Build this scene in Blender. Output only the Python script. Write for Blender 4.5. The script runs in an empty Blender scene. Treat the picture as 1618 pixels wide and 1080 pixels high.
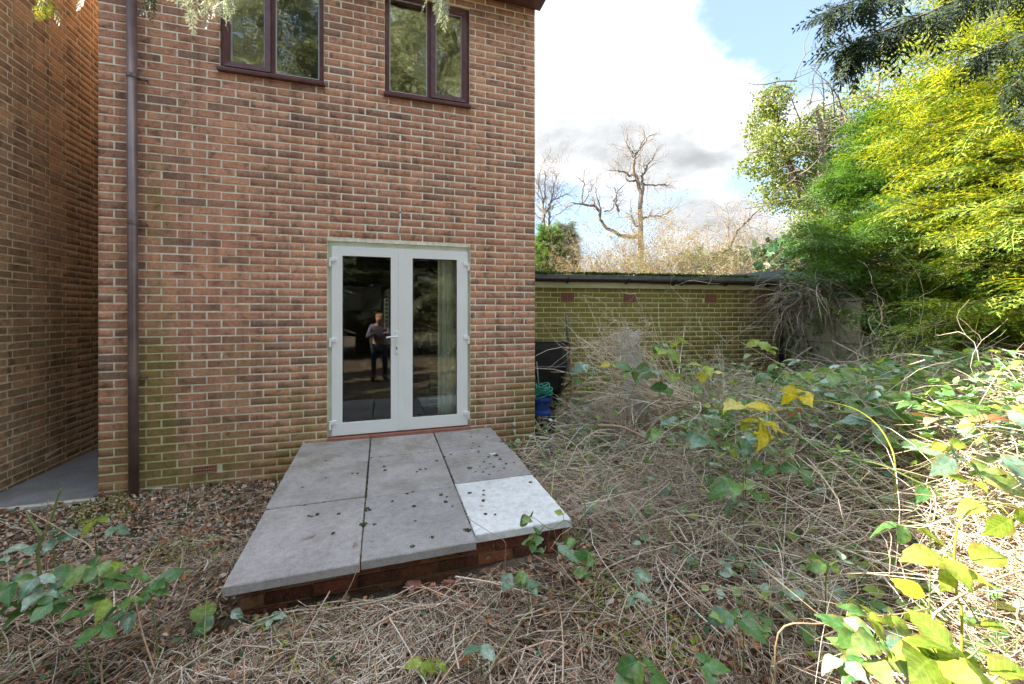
import bpy, math, random
import numpy as np
R = math.radians
rnd = random.Random(7)
rng = np.random.default_rng(11)
SC = bpy.context.scene
COL = SC.collection

# ------------------------------------------------------------------ camera, world, sun
TH = 0.3061; F = 651.7; CPX = 809.0; HY = 492.26; CAM = (2.287, -4.387, 1.60)
cd = bpy.data.cameras.new('camera'); cam = bpy.data.objects.new('camera', cd); COL.objects.link(cam)
cam.location = CAM
cam.rotation_euler = (math.pi/2, 0, -TH)
cd.sensor_width = 36; cd.lens = F/1618*36
cd.shift_y = -(540-HY)/1618
cd.clip_start = 0.05; cd.clip_end = 3000
SC.camera = cam

SUN_AZ = (-0.93, 0.37); SUN_EL = R(36)          # the low sun stands behind the houses on the left
w = bpy.data.worlds.new('World'); SC.world = w; w.use_nodes = True
nt = w.node_tree; nt.nodes.clear()
def N(tree, t, **k):
    n = tree.nodes.new(t)
    for a, b in k.items(): setattr(n, a, b)
    return n
class G:                                         # tiny node-graph helper
    def __init__(s, tree): s.t = tree
    def link(s, a, b): s.t.links.new(a, b)
    def m(s, op, a, b=None, c=None, clamp=False):
        n = N(s.t, 'ShaderNodeMath', operation=op); n.use_clamp = clamp
        for i, v in enumerate((a, b, c)):
            if v is None: continue
            if isinstance(v, (int, float)): n.inputs[i].default_value = v
            else: s.link(v, n.inputs[i])
        return n.outputs[0]
    def mix(s, f, a, b, mode='MIX'):
        n = N(s.t, 'ShaderNodeMix', data_type='RGBA', blend_type=mode)
        for i, v in ((0, f), (6, a), (7, b)):
            if isinstance(v, (int, float)): n.inputs[i].default_value = v
            elif isinstance(v, tuple): n.inputs[i].default_value = (*v[:3], 1)
            else: s.link(v, n.inputs[i])
        return n.outputs[2]
    def noise(s, vec, scale, detail=4, rough=.55, dist=0):
        n = N(s.t, 'ShaderNodeTexNoise'); n.inputs['Scale'].default_value = scale
        n.inputs['Detail'].default_value = detail; n.inputs['Roughness'].default_value = rough
        n.inputs['Distortion'].default_value = dist
        if vec is not None: s.link(vec, n.inputs['Vector'])
        return n.outputs['Fac']
    def ss(s, v, a, b, o0=0., o1=1.):
        n = N(s.t, 'ShaderNodeMapRange', interpolation_type='SMOOTHSTEP')
        s.link(v, n.inputs[0])
        for i, q in enumerate((a, b, o0, o1)): n.inputs[i+1].default_value = q
        return n.outputs[0]
    def ramp(s, v, stops, mode='LINEAR'):
        n = N(s.t, 'ShaderNodeValToRGB'); n.color_ramp.interpolation = mode
        e = n.color_ramp.elements
        while len(e) < len(stops): e.new(.5)
        for q, (p, c) in zip(e, stops): q.position = p; q.color = (*c, 1)
        s.link(v, n.inputs[0]); return n.outputs[0]
g = G(nt)
sky = N(nt, 'ShaderNodeTexSky', sky_type='NISHITA')
sky.sun_disc = False; sky.sun_elevation = SUN_EL
sky.sun_rotation = math.atan2(SUN_AZ[0], SUN_AZ[1])
sky.air_density = 1.0; sky.dust_density = 0.6; sky.ozone_density = 1.5
tc = N(nt, 'ShaderNodeTexCoord'); sep = N(nt, 'ShaderNodeSeparateXYZ'); g.link(tc.outputs['Generated'], sep.inputs[0])
az = g.m('ARCTAN2', sep.outputs[0], sep.outputs[1]); el = g.m('ARCSINE', sep.outputs[2])
cmb = N(nt, 'ShaderNodeCombineXYZ'); g.link(sep.outputs[0], cmb.inputs[0]); g.link(sep.outputs[1], cmb.inputs[1]); g.link(g.m('MULTIPLY', sep.outputs[2], 1.9), cmb.inputs[2])
n1 = g.noise(cmb.outputs[0], 3.2, 9, .58, .25); n2 = g.noise(cmb.outputs[0], 7.5, 6, .55)
def az_el(px, py):
    a = TH+math.atan((px-CPX)/F); return a, math.atan((HY-py)/F*math.cos(a-TH))
dens = g.m('MULTIPLY_ADD', n1, 1.55, -.28)
for px, py, rx, ry, wt in ((960, 120, 150, 110, .42), (900, 200, 170, 70, .38), (1110, 240, 150, 90, .30), (1130, 370, 110, 32, .30), (1230, 385, 60, 28, .28), (1180, 130, 60, 40, .06),
                           (1300, 190, 60, 50, .16), (1250, 60, 190, 70, -.28), (1000, 305, 260, 26, -.26), (1215, 290, 60, 40, -.15), (1420, 120, 60, 120, .12), (930, 370, 90, 30, -.12)):
    a, e = az_el(px, py); c2 = math.cos(a-TH)**2
    dx = g.m('MULTIPLY', g.m('SUBTRACT', az, a), 1/(rx/F*c2)); dy = g.m('MULTIPLY', g.m('SUBTRACT', el, e), 1/(ry/F*math.cos(a-TH)))
    q = g.m('ADD', g.m('MULTIPLY', dx, dx), g.m('MULTIPLY', dy, dy))
    dens = g.m('MULTIPLY_ADD', g.m('EXPONENT', g.m('MULTIPLY', q, -1.0)), wt, dens)
cf = g.ss(dens, .44, .72)
SKYV = 0.15
n3 = g.noise(cmb.outputs[0], 2.1, 5, .45, .3)
shade = g.m('MULTIPLY', g.ss(n2, .32, .66, .74, 1.10), g.ss(n3, .36, .62, .66, 1.08))
a_, e_ = az_el(960, 215)
band = g.m('SUBTRACT', g.m('MULTIPLY', el, 6.0), 2.2)
under = g.m('MULTIPLY_ADD', g.ss(dens, .74, 1.05), -.35, 1.0)
# thick cloud glows more towards the zenith than at the horizon
zen = g.m('MULTIPLY_ADD', g.m('POWER', g.m('MAXIMUM', sep.outputs[2], 0.0), 2.0), 2.1, .58)
cv = g.m('MULTIPLY', g.m('MULTIPLY', shade, under), g.m('MULTIPLY', zen, 1.42))
cc = g.mix(1.0, (0.95, 0.975, 1.0), (0, 0, 0), 'ADD')
vm = N(nt, 'ShaderNodeVectorMath', operation='SCALE'); g.link(cc, vm.inputs[0]); g.link(cv, vm.inputs['Scale'])
# milky blue of a bright winter sky
sk = N(nt, 'ShaderNodeVectorMath', operation='SCALE'); g.link(sky.outputs[0], sk.inputs[0]); sk.inputs['Scale'].default_value = .23
skc = g.mix(.45, sk.outputs[0], (.50, .67, .84))
skyc = g.mix(cf, skc, vm.outputs[0])
bg = N(nt, 'ShaderNodeBackground'); bg.inputs[1].default_value = SKYV; g.link(skyc, bg.inputs[0])
wo = N(nt, 'ShaderNodeOutputWorld'); g.link(bg.outputs[0], wo.inputs[0])

sd = bpy.data.lights.new('sun', 'SUN'); sd.energy = 2.0; sd.angle = R(.53); sd.color = (1, .90, .74)
so = bpy.data.objects.new('sun', sd); COL.objects.link(so)
from mathutils import Vector, Matrix
sv = Vector((SUN_AZ[0], SUN_AZ[1], 0)).normalized()*math.cos(SUN_EL); sv.z = math.sin(SUN_EL)
so.rotation_euler = sv.to_track_quat('Z', 'Y').to_euler(); so.location = (-10, 4, 12)
vs = SC.view_settings; vs.view_transform = 'Standard'; vs.look = 'None'; vs.gamma = 1; vs.exposure = 3.5
try: vs.use_curve_mapping = False
except Exception: pass
SC.cycles.max_bounces = 6; SC.cycles.transparent_max_bounces = 12; SC.cycles.diffuse_bounces = 4
SC.cycles.use_denoising = True; SC.cycles.caustics_reflective = False; SC.cycles.caustics_refractive = False

# ------------------------------------------------------------------ helpers
def at(px, py, Z):                               # a pixel of the photograph at depth Z, as a world point
    a = (px-CPX)/F*Z
    return (CAM[0]+math.cos(TH)*a+math.sin(TH)*Z, CAM[1]-math.sin(TH)*a+math.cos(TH)*Z, CAM[2]-(py-HY)/F*Z)
def depth(x, y): return (x-CAM[0])*math.sin(TH)+(y-CAM[1])*math.cos(TH)
def tag(o, label=None, cat=None, group=None, kind=None):
    if label: o['label'] = label
    if cat: o['category'] = cat
    if group: o['group'] = group
    if kind: o['kind'] = kind
    return o
def empty(name, loc, label, cat, group=None, rz=0):
    o = bpy.data.objects.new(name, None); COL.objects.link(o); o.location = loc; o.rotation_euler[2] = rz
    o.empty_display_size = .1
    return tag(o, label, cat, group)
def link(name, me, mat, parent=None, loc=None, rot=None, scale=None):
    o = bpy.data.objects.new(name, me); COL.objects.link(o)
    if mat and not me.materials: me.materials.append(mat)
    if parent: o.parent = parent
    if loc is not None: o.location = loc
    if rot is not None: o.rotation_euler = rot
    if scale is not None: o.scale = scale if hasattr(scale, '__len__') else (scale,)*3
    return o
class MB:
    def __init__(s): s.v = []; s.f = []
    def box(s, x0, x1, y0, y1, z0, z1):
        b = len(s.v)
        s.v += [(x, y, z) for z in (z0, z1) for y in (y0, y1) for x in (x0, x1)]
        s.f += [tuple(b+i for i in q) for q in ((0,2,3,1),(4,5,7,6),(0,1,5,4),(2,6,7,3),(0,4,6,2),(1,3,7,5))]
        return s
    def poly(s, pts): b = len(s.v); s.v += [tuple(p) for p in pts]; s.f.append(tuple(range(b, b+len(pts)))); return s
    def tube(s, pts, r, n=8, caps=True):
        pts = [Vector(p) for p in pts]; rs = r if hasattr(r, '__len__') else [r]*len(pts)
        b = len(s.v); up = None
        for i, p in enumerate(pts):
            t = (pts[min(i+1, len(pts)-1)]-pts[max(i-1, 0)]).normalized()
            if up is None: up = t.orthogonal().normalized()
            up = (up-t*up.dot(t)).normalized(); q = t.cross(up)
            for k in range(n):
                a = 2*math.pi*k/n; s.v.append(tuple(p+(up*math.cos(a)+q*math.sin(a))*rs[i]))
        for i in range(len(pts)-1):
            for k in range(n):
                s.f.append((b+i*n+k, b+i*n+(k+1) % n, b+(i+1)*n+(k+1) % n, b+(i+1)*n+k))
        if caps:
            s.f.append(tuple(b+k for k in range(n))[::-1]); e = b+(len(pts)-1)*n; s.f.append(tuple(e+k for k in range(n)))
        return s
    def cyl(s, c, axis, r, h, n=16): 
        a = Vector(axis).normalized(); c = Vector(c); return s.tube([c-a*h/2, c+a*h/2], r, n)
    def mesh(s, name, smooth=False, bevel=0):
        me = bpy.data.meshes.new(name); me.from_pydata(s.v, [], s.f); me.update()
        if smooth:
            for p in me.polygons: p.use_smooth = True
        return me
    def build(s, name, mat, parent=None, smooth=False, bevel=0, **k):
        o = link(name, s.mesh(name, smooth), mat, parent, **k)
        if bevel:
            m = o.modifiers.new('bevel', 'BEVEL'); m.width = bevel; m.segments = 2; m.limit_method = 'ANGLE'; m.angle_limit = R(40)
        return o
def npmesh(name, V, Fc, smooth=False):
    V = np.ascontiguousarray(V, dtype=np.float32).reshape(-1, 3); Fc = np.ascontiguousarray(Fc, dtype=np.int32)
    m, k = Fc.shape
    me = bpy.data.meshes.new(name)
    me.vertices.add(len(V)); me.vertices.foreach_set('co', V.ravel())
    me.loops.add(m*k); me.loops.foreach_set('vertex_index', Fc.ravel())
    me.polygons.add(m); me.polygons.foreach_set('loop_start', np.arange(0, m*k, k, dtype=np.int32))
    if smooth: me.polygons.foreach_set('use_smooth', np.ones(m, dtype=bool))
    me.update(calc_edges=True); return me
def tubes(P, Rr, n=3):
    """P (N,S,3) paths, Rr (N,S) radii -> verts, quads"""
    Nn, S, _ = P.shape
    T = np.empty_like(P); T[:, 1:-1] = P[:, 2:]-P[:, :-2]; T[:, 0] = P[:, 1]-P[:, 0]; T[:, -1] = P[:, -1]-P[:, -2]
    T /= np.linalg.norm(T, axis=2, keepdims=True)+1e-9
    ref = np.zeros_like(T); m = np.abs(T[..., 2]) < .8; ref[m] = (0, 0, 1); ref[~m] = (1, 0, 0)
    A = np.cross(T, ref); A /= np.linalg.norm(A, axis=2, keepdims=True)+1e-9; B = np.cross(T, A)
    an = 2*np.pi*np.arange(n)/n
    V = P[:, :, None, :]+Rr[:, :, None, None]*(A[:, :, None, :]*np.cos(an)[None, None, :, None]+B[:, :, None, :]*np.sin(an)[None, None, :, None])
    base = (np.arange(Nn)*S*n)[:, None, None]+(np.arange(S-1)*n)[None, :, None]
    k = np.arange(n)[None, None, :]; k2 = (k+1) % n
    Q = np.stack([base+k, base+k2, base+n+k2, base+n+k], -1).reshape(-1, 4)
    return V.reshape(-1, 3), Q
def inst(V0, F0, M, T):
    V = np.einsum('nij,vj->nvi', M, V0)+T[:, None, :]
    Fc = (F0[None]+(np.arange(len(M))*len(V0))[:, None, None]).reshape(-1, F0.shape[1])
    return V.reshape(-1, 3), Fc
def frames(D, U=None, roll=None):
    """rows -> rotation matrices whose x axis is D and z axis near U"""
    D = D/np.linalg.norm(D, axis=1, keepdims=True)
    if U is None: U = np.tile([0, 0, 1.], (len(D), 1))
    Y = np.cross(U, D); Y /= np.linalg.norm(Y, axis=1, keepdims=True)+1e-9; Zz = np.cross(D, Y)
    if roll is not None:
        c, s_ = np.cos(roll)[:, None], np.sin(roll)[:, None]; Y, Zz = Y*c+Zz*s_, Zz*c-Y*s_
    return np.stack([D, Y, Zz], 2)
def vnoise(x, y, s=0):
    return (math.sin(x*1.7+s)+math.sin(y*2.3+1.3*s+x*.9)+math.sin(x*4.1-y*3.3+s*2)*.5+math.sin(x*7.3+y*6.1+s)*.25)/2.75

# ------------------------------------------------------------------ materials
def mat(name, col=(.5, .5, .5), rough=.7, metal=0, spec=None):
    m = bpy.data.materials.new(name); m.use_nodes = True; b = m.node_tree.nodes['Principled BSDF']
    b.inputs['Base Color'].default_value = (*col, 1); b.inputs['Roughness'].default_value = rough; b.inputs['Metallic'].default_value = metal
    if spec is not None: b.inputs['Specular IOR Level'].default_value = spec
    return m, G(m.node_tree), b
def pos(g_): return N(g_.t, 'ShaderNodeNewGeometry').outputs['Position']
def island(g_):
    a = N(g_.t, 'ShaderNodeNewGeometry').outputs['Random Per Island']; o = N(g_.t, 'ShaderNodeObjectInfo').outputs['Random']
    return g_.m('FRACT', g_.m('ADD', g_.m('MULTIPLY', a, 1.0), g_.m('MULTIPLY', o, 7.31)))
def bump(g_, b, h, strength=.3, dist=.01):
    n = N(g_.t, 'ShaderNodeBump'); n.inputs['Strength'].default_value = strength; n.inputs['Distance'].default_value = dist
    g_.link(h, n.inputs['Height']); g_.link(n.outputs[0], b.inputs['Normal'])
def simple(name, c1, c2, scale=20, rough=.6, bs=.15, bd=.003, detail=5, spec=None, metal=0):
    m, g_, b = mat(name, c1, rough, metal, spec); p = pos(g_)
    n = g_.noise(p, scale, detail); g_.link(g_.mix(g_.ss(n, .3, .7), c1, c2), b.inputs['Base Color'])
    if bs: bump(g_, b, g_.noise(p, scale*4, 3), bs, bd)
    return m
def algae(g_, p, kind):
    """green algae film where the wall stays damp: low down, beside the pipe, below the sills"""
    s = N(g_.t, 'ShaderNodeSeparateXYZ'); g_.link(p, s.inputs[0])
    nz = g_.noise(p, 2.2, 4, .6); nf = g_.noise(p, 26, 3, .6)
    if kind == 'main':
        low = g_.ss(s.outputs[2], 2.0, .1)
        pipe = g_.m('MULTIPLY', g_.ss(g_.m('ABSOLUTE', g_.m('SUBTRACT', s.outputs[0], .40)), .24, .0), g_.ss(s.outputs[2], 4.0, 2.4))
        v = g_.m('ADD', g_.m('MULTIPLY', low, .62), g_.m('MULTIPLY', pipe, .50))
    elif kind == 'shed':
        v = g_.ss(s.outputs[0], 9.5, 5.2, .30, .95)
        v = g_.m('ADD', v, g_.ss(s.outputs[2], .3, 1.9, -.25, .1))
    elif kind == 'left':
        v = g_.ss(s.outputs[2], 3.6, 1.3, .0, .42)
    else:
        v = g_.ss(s.outputs[2], .4, 0, .1, .4)
    v = g_.m('ADD', v, g_.m('MULTIPLY', g_.m('SUBTRACT', nz, .5), 1.5))
    return g_.m('MULTIPLY', g_.ss(v, .15, .95), g_.ss(nf, .2, .7, .55, 1.0)), nf
def brick_mat(name, stops, kind, alg=(.17, .17, .03), rough=.85, am=.8):
    m, g_, b = mat(name, rough=rough, spec=.2); p = pos(g_); r = island(g_)
    c = g_.ramp(r, stops)
    blot = g_.noise(p, 9, 4, .6, .4)
    c = g_.mix(g_.ss(blot, .50, .70, 0, .8), c, tuple(x*.55 for x in stops[0][1]))
    c = g_.mix(1.0, c, g_.ramp(g_.noise(p, 34, 5, .7), [(.25, (.62, .60, .58)), (.5, (1, 1, 1)), (.75, (1.25, 1.22, 1.2))]), 'MULTIPLY')
    wth = g_.noise(p, 1.3, 5, .6)
    c = g_.mix(1.0, c, g_.ramp(wth, [(.3, (.80, .80, .82)), (.7, (1.12, 1.08, 1.04))]), 'MULTIPLY')
    sp = g_.noise(p, 120, 2)
    c = g_.mix(g_.ss(sp, .6, .75, 0, .45), c, (.03, .025, .025))
    c = g_.mix(g_.ss(sp, .42, .28, 0, .35), c, (.45, .34, .27))
    # lime bloom and paint flecks
    lime = g_.m('ADD', g_.noise(p, 16, 8, .8, .5), g_.m('MULTIPLY', g_.ss(g_.noise(p, 1.9, 3), .5, .7), .10))
    c = g_.mix(g_.ss(lime, .665, .74, 0, .8), c, (.70, .64, .55))
    mp = N(g_.t, 'ShaderNodeMapping'); mp.inputs['Scale'].default_value = (9, 9, .55); g_.link(p, mp.inputs[0])
    c = g_.mix(1.0, c, g_.ramp(g_.noise(mp.outputs[0], 1.0, 5, .6), [(.34, (.74, .74, .72)), (.5, (1, 1, 1)), (.7, (1.10, 1.08, 1.05))]), 'MULTIPLY')
    a, nf = algae(g_, p, kind)
    c = g_.mix(g_.m('MULTIPLY', a, am), c, alg)
    g_.link(c, b.inputs['Base Color'])
    bump(g_, b, g_.m('ADD', g_.noise(p, 45, 5, .7), g_.m('MULTIPLY', sp, .6)), 1.0, .006)
    return m
def mortar_mat(name, c1, c2, kind, alg=(.26, .27, .05), am=.6):
    m, g_, b = mat(name, rough=.95, spec=.1); p = pos(g_)
    c = g_.mix(g_.ss(g_.noise(p, 3, 5, .6), .35, .65), c1, c2)
    c = g_.mix(g_.ss(g_.noise(p, 60, 3), .5, .75, 0, .35), c, tuple(x*.45 for x in c1))
    a, nf = algae(g_, p, kind)
    c = g_.mix(1.0, c, g_.ramp(g_.noise(p, 14, 5, .7), [(.3, (.70, .68, .64)), (.6, (1.05, 1.05, 1.05))]), 'MULTIPLY')
    g_.link(g_.mix(g_.m('MULTIPLY', a, am), c, alg), b.inputs['Base Color'])
    bump(g_, b, g_.noise(p, 80, 4), .6, .003); return m
M = {}
red = [(0, (.36, .21, .16)), (.07, (.47, .245, .17)), (.16, (.58, .29, .19)), (.45, (.64, .32, .205)), (.65, (.69, .37, .24)), (.86, (.60, .305, .195)), (.94, (.49, .26, .18)), (1, (.35, .21, .16))]
M['brick'] = brick_mat('red_brick', red, 'main')
M['mortar'] = mortar_mat('cream_mortar', (.90, .85, .68), (.93, .90, .79), 'main', alg=(.50, .50, .14))
brown = [(0, (.38, .24, .14)), (.3, (.58, .36, .20)), (.6, (.68, .42, .23)), (.85, (.57, .36, .21)), (1, (.42, .29, .19))]
M['brick_left'] = brick_mat('brown_brick', brown, 'left', alg=(.12, .10, .03), am=.6)
M['mortar_left'] = mortar_mat('tan_mortar', (.80, .70, .50), (.88, .78, .58), 'left', am=.3)
shedc = [(0, (.18, .12, .065)), (.3, (.29, .19, .09)), (.6, (.36, .22, .11)), (.85, (.31, .21, .11)), (1, (.23, .16, .10))]
M['brick_shed'] = brick_mat('algae_brick', shedc, 'shed', alg=(.31, .29, .085), am=.72)
M['mortar_shed'] = mortar_mat('algae_mortar', (.72, .66, .42), (.78, .72, .48), 'shed', alg=(.62, .62, .22))
oldc = [(0, (.12, .04, .028)), (.4, (.25, .075, .045)), (.8, (.33, .12, .06)), (1, (.36, .26, .14))]
M['brick_old'] = brick_mat('old_brick', oldc, 'old', alg=(.20, .15, .05))
M['mortar_old'] = mortar_mat('old_mortar', (.28, .20, .12), (.38, .30, .18), 'old')
# slabs
def slab_mat(name, c1, c2, grain):
    m, g_, b = mat(name, rough=.85, spec=.25); p = pos(g_)
    c = g_.mix(g_.ss(g_.noise(p, 2.6, 6, .65), .3, .7), c1, c2)
    c = g_.mix(1.0, c, g_.ramp(g_.noise(p, 24, 8, .8), [(.3, (.72, .72, .72)), (.5, (1, 1, 1)), (.72, (1.22, 1.2, 1.18))]), 'MULTIPLY')
    c = g_.mix(g_.ss(g_.noise(p, 170, 2), .56, .72, 0, grain), c, tuple(x*.3 for x in c1))
    c = g_.mix(g_.ss(g_.noise(p, 210, 2), .60, .72, 0, grain*.8), c, (.6, .57, .55))
    s = N(g_.t, 'ShaderNodeSeparateXYZ'); g_.link(p, s.inputs[0])
    al = g_.m('MULTIPLY', g_.ss(s.outputs[1], -2.0, -.1, .18, 1.0), g_.ss(g_.noise(p, 3.7, 7, .7), .42, .66))
    c = g_.mix(g_.ss(g_.noise(p, 7, 9, .75, .6), .60, .72, 0, .45), c, tuple(x*.45 for x in c1))
    c = g_.mix(g_.ss(g_.noise(p, 9, 9, .8, .3), .66, .72, 0, .5), c, (.72, .70, .68))
    c = g_.mix(g_.m('MULTIPLY', al, .55), c, (.16, .16, .08))
    r = island(g_); c = g_.mix(1.0, c, g_.ramp(r, [(0, (.9, .9, .9)), (1, (1.08, 1.05, 1.05))]), 'MULTIPLY')
    g_.link(c, b.inputs['Base Color']); bump(g_, b, g_.noise(p, 150, 4, .7), .6, .003); return m
M['slab'] = slab_mat('concrete_slab', (.33, .31, .31), (.43, .405, .40), .6)
M['slab_white'] = slab_mat('pale_slab', (.72, .73, .74), (.80, .81, .82), .10)
M['path'] = slab_mat('wet_tarmac', (.17, .18, .21), (.24, .25, .28), .5)
M['upvc'] = simple('white_upvc', (.86, .86, .84), (.90, .90, .885), 3, .28, .0)
M['upvc_green'] = simple('mossy_upvc', (.66, .70, .52), (.78, .81, .72), 7, .4, .0)
M['brown_upvc'] = simple('brown_upvc', (.105, .042, .046), (.15, .062, .066), 12, .25, .0, spec=.6)
M['gasket'] = simple('grey_gasket', (.45, .46, .45), (.55, .56, .55), 20, .5, 0)
M['black'] = simple('black_rubber', (.012, .012, .013), (.03, .03, .03), 20, .6, .1)
M['black_plastic'] = simple('black_plastic', (.008, .009, .012), (.022, .023, .027), 9, .32, .1, spec=.5)
M['pipe'] = simple('brown_plastic_pipe', (.10, .055, .055), (.19, .125, .115), 5, .38, .0, spec=.9)
M['gutter'] = simple('dark_gutter', (.022, .012, .014), (.045, .025, .028), 6, .35, .1)
M['fascia'] = simple('cream_fascia', (.74, .70, .50), (.62, .60, .36), 5, .6, .1)
M['felt'] = simple('roof_felt', (.11, .12, .12), (.17, .18, .18), 8, .9, .4)
M['blue_roof'] = simple('blue_grey_roof', (.26, .31, .40), (.32, .37, .46), 4, .5, .1)
M['terracotta'] = simple('terracotta', (.33, .14, .09), (.42, .20, .13), 40, .8, .3)
M['rust'] = simple('red_vent', (.34, .13, .10), (.42, .19, .15), 40, .8, .3)
M['tile'] = simple('red_tile_sill', (.30, .11, .085), (.38, .16, .12), 14, .6, .2)
M['stone'] = simple('pale_stone', (.42, .42, .38), (.55, .55, .52), 14, .85, .5)
M['mossy_stone'] = simple('mossy_stone', (.36, .37, .30), (.22, .25, .14), 8, .9, .6, .006)
M['conc_fence'] = brick_mat('stained_concrete', [(0, (.34, .31, .23)), (.5, (.44, .40, .29)), (1, (.52, .46, .33))], 'old', alg=(.22, .23, .09))
M['blue_plastic'] = simple('blue_plastic', (.012, .045, .26), (.02, .07, .36), 9, .35, .2)
M['hose'] = simple('green_hose', (.03, .30, .24), (.05, .38, .30), 9, .35, 0)
M['steel'] = simple('grey_tube', (.10, .10, .11), (.16, .16, .17), 12, .4, 0, metal=.5)
M['white'] = simple('white_paint', (.75, .75, .74), (.8, .8, .8), 12, .5, 0)
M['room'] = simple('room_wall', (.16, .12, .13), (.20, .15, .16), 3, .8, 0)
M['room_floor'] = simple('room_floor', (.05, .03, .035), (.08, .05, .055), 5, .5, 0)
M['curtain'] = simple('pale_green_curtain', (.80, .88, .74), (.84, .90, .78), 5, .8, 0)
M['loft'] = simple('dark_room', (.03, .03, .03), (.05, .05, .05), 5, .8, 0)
M['red'] = simple('red_print', (.60, .03, .02), (.65, .04, .03), 5, .5, 0)
M['green_print'] = simple('green_print', (.05, .30, .05), (.06, .35, .06), 5, .5, 0)
M['roof_tile'] = simple('concrete_roof_tile', (.10, .07, .06), (.15, .11, .09), 6, .85, .4)
def glass(name, refl, wob, ws):
    m = bpy.data.materials.new(name); m.use_nodes = True; t = m.node_tree; t.nodes.clear(); g_ = G(t)
    gl = N(t, 'ShaderNodeBsdfGlossy'); gl.inputs['Roughness'].default_value = .006; gl.inputs['Color'].default_value = (.9, .95, .92, 1)
    tr = N(t, 'ShaderNodeBsdfTransparent'); tr.inputs[0].default_value = (.965, .98, .97, 1)
    bp = N(t, 'ShaderNodeBump'); bp.inputs['Strength'].default_value = wob; bp.inputs['Distance'].default_value = .01
    g_.link(g_.noise(pos(g_), ws, 2, .4), bp.inputs['Height']); g_.link(bp.outputs[0], gl.inputs['Normal'])
    fr = N(t, 'ShaderNodeFresnel'); fr.inputs[0].default_value = 1.5
    mx = N(t, 'ShaderNodeMixShader'); g_.link(g_.m('ADD', g_.m('MULTIPLY', fr.outputs[0], 1.2), refl, clamp=True), mx.inputs[0])
    g_.link(tr.outputs[0], mx.inputs[1]); g_.link(gl.outputs[0], mx.inputs[2])
    o = N(t, 'ShaderNodeOutputMaterial'); g_.link(mx.outputs[0], o.inputs[0]); return m
M['glass_up'] = glass('upstairs_glass', .42, .35, 5)
M['glass_door'] = glass('door_glass', .02, .04, 3)
def leaf_mat(name, stops, rough=.45, trans=.35, spec=.5, tcol=None, vein=False, scale=0):
    m, g_, b = mat(name, rough=rough, spec=spec); r = island(g_); p = pos(g_)
    c = g_.ramp(r, stops)
    if scale:
        tc_ = N(g_.t, 'ShaderNodeTexCoord'); sp_ = N(g_.t, 'ShaderNodeSeparateXYZ'); g_.link(tc_.outputs['Object'], sp_.inputs[0])
        ay = g_.m('ABSOLUTE', sp_.outputs[1]); vv = g_.m('ABSOLUTE', g_.m('SUBTRACT', g_.m('FRACT', g_.m('MULTIPLY', g_.m('SUBTRACT', sp_.outputs[0], g_.m('MULTIPLY', ay, .8)), 8.0)), .5))
        vn = g_.m('MAXIMUM', g_.ss(vv, .14, .02), g_.ss(ay, .03, .008))
        c = g_.mix(g_.m('MULTIPLY', vn, .38), c, tuple(min(1, x*1.7+.06) for x in stops[1][1]))
        edge = g_.ss(g_.m('ADD', g_.m('MULTIPLY', ay, 1.6), g_.noise(p, 40, 4, .7)), .86, 1.0)
        c = g_.mix(g_.m('MULTIPLY', edge, .7), c, (.30, .20, .06))
        c = g_.mix(g_.ss(g_.noise(p, 75, 3), .66, .74, 0, .75), c, (.16, .09, .04))
    if scale: c = g_.mix(g_.ss(g_.noise(p, scale, 3), .35, .65, 0, .45), c, tuple(x*.5 for x in stops[0][1]))
    g_.link(c, b.inputs['Base Color'])
    bump(g_, b, g_.noise(p, 160, 2), .25, .002)
    tl = N(g_.t, 'ShaderNodeBsdfTranslucent')
    g_.link(g_.mix(1.0, c, tcol or (1.5, 1.5, .6), 'MULTIPLY'), tl.inputs[0])
    mx = N(g_.t, 'ShaderNodeMixShader'); mx.inputs[0].default_value = trans
    out = g_.t.nodes['Material Output']; g_.link(b.outputs[0], mx.inputs[1]); g_.link(tl.outputs[0], mx.inputs[2]); g_.link(mx.outputs[0], out.inputs[0])
    return m
M['conifer'] = leaf_mat('conifer_foliage', [(0, (.05, .10, .035)), (.4, (.08, .20, .045)), (.8, (.14, .28, .055)), (1, (.25, .37, .08))], .5, .35, .4, (1.5, 1.4, .5))
M['conifer_gold'] = leaf_mat('golden_conifer_foliage', [(0, (.07, .11, .035)), (.30, (.11, .24, .045)), (.65, (.32, .46, .07)), (1, (.60, .60, .14))], .5, .42, .4, (1.75, 1.35, .4))
M['conifer_far'] = leaf_mat('olive_conifer_foliage', [(0, (.10, .12, .07)), (.5, (.22, .24, .14)), (1, (.42, .42, .30))], .6, .25, .3, (1.2, 1.2, .9))
M['conifer_dark'] = leaf_mat('dark_conifer_foliage', [(0, (.02, .035, .018)), (.6, (.035, .06, .028)), (1, (.055, .085, .035))], .6, .2, .3)  # shade put into the colour, for the boughs at the top right
M['conifer_pale'] = leaf_mat('pale_conifer_foliage', [(0, (.26, .30, .20)), (.6, (.44, .47, .36)), (1, (.70, .72, .62))], .5, .35, .5, (1.1, 1.15, .9))  # bright sunlight put into the colour, for the top left tips
M['ivy'] = leaf_mat('ivy_foliage', [(0, (.08, .13, .03)), (.5, (.20, .27, .05)), (.85, (.36, .40, .09)), (1, (.52, .50, .20))], .4, .3, .5)
M['ivy_dark'] = leaf_mat('dark_ivy_leaves', [(0, (.03, .09, .035)), (.6, (.06, .15, .06)), (1, (.12, .22, .11))], .35, .2, .6)
M['autumn'] = leaf_mat('autumn_foliage', [(0, (.20, .12, .06)), (.4, (.32, .22, .11)), (.75, (.42, .32, .18)), (1, (.20, .23, .09))], .7, .35, .3)
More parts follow.
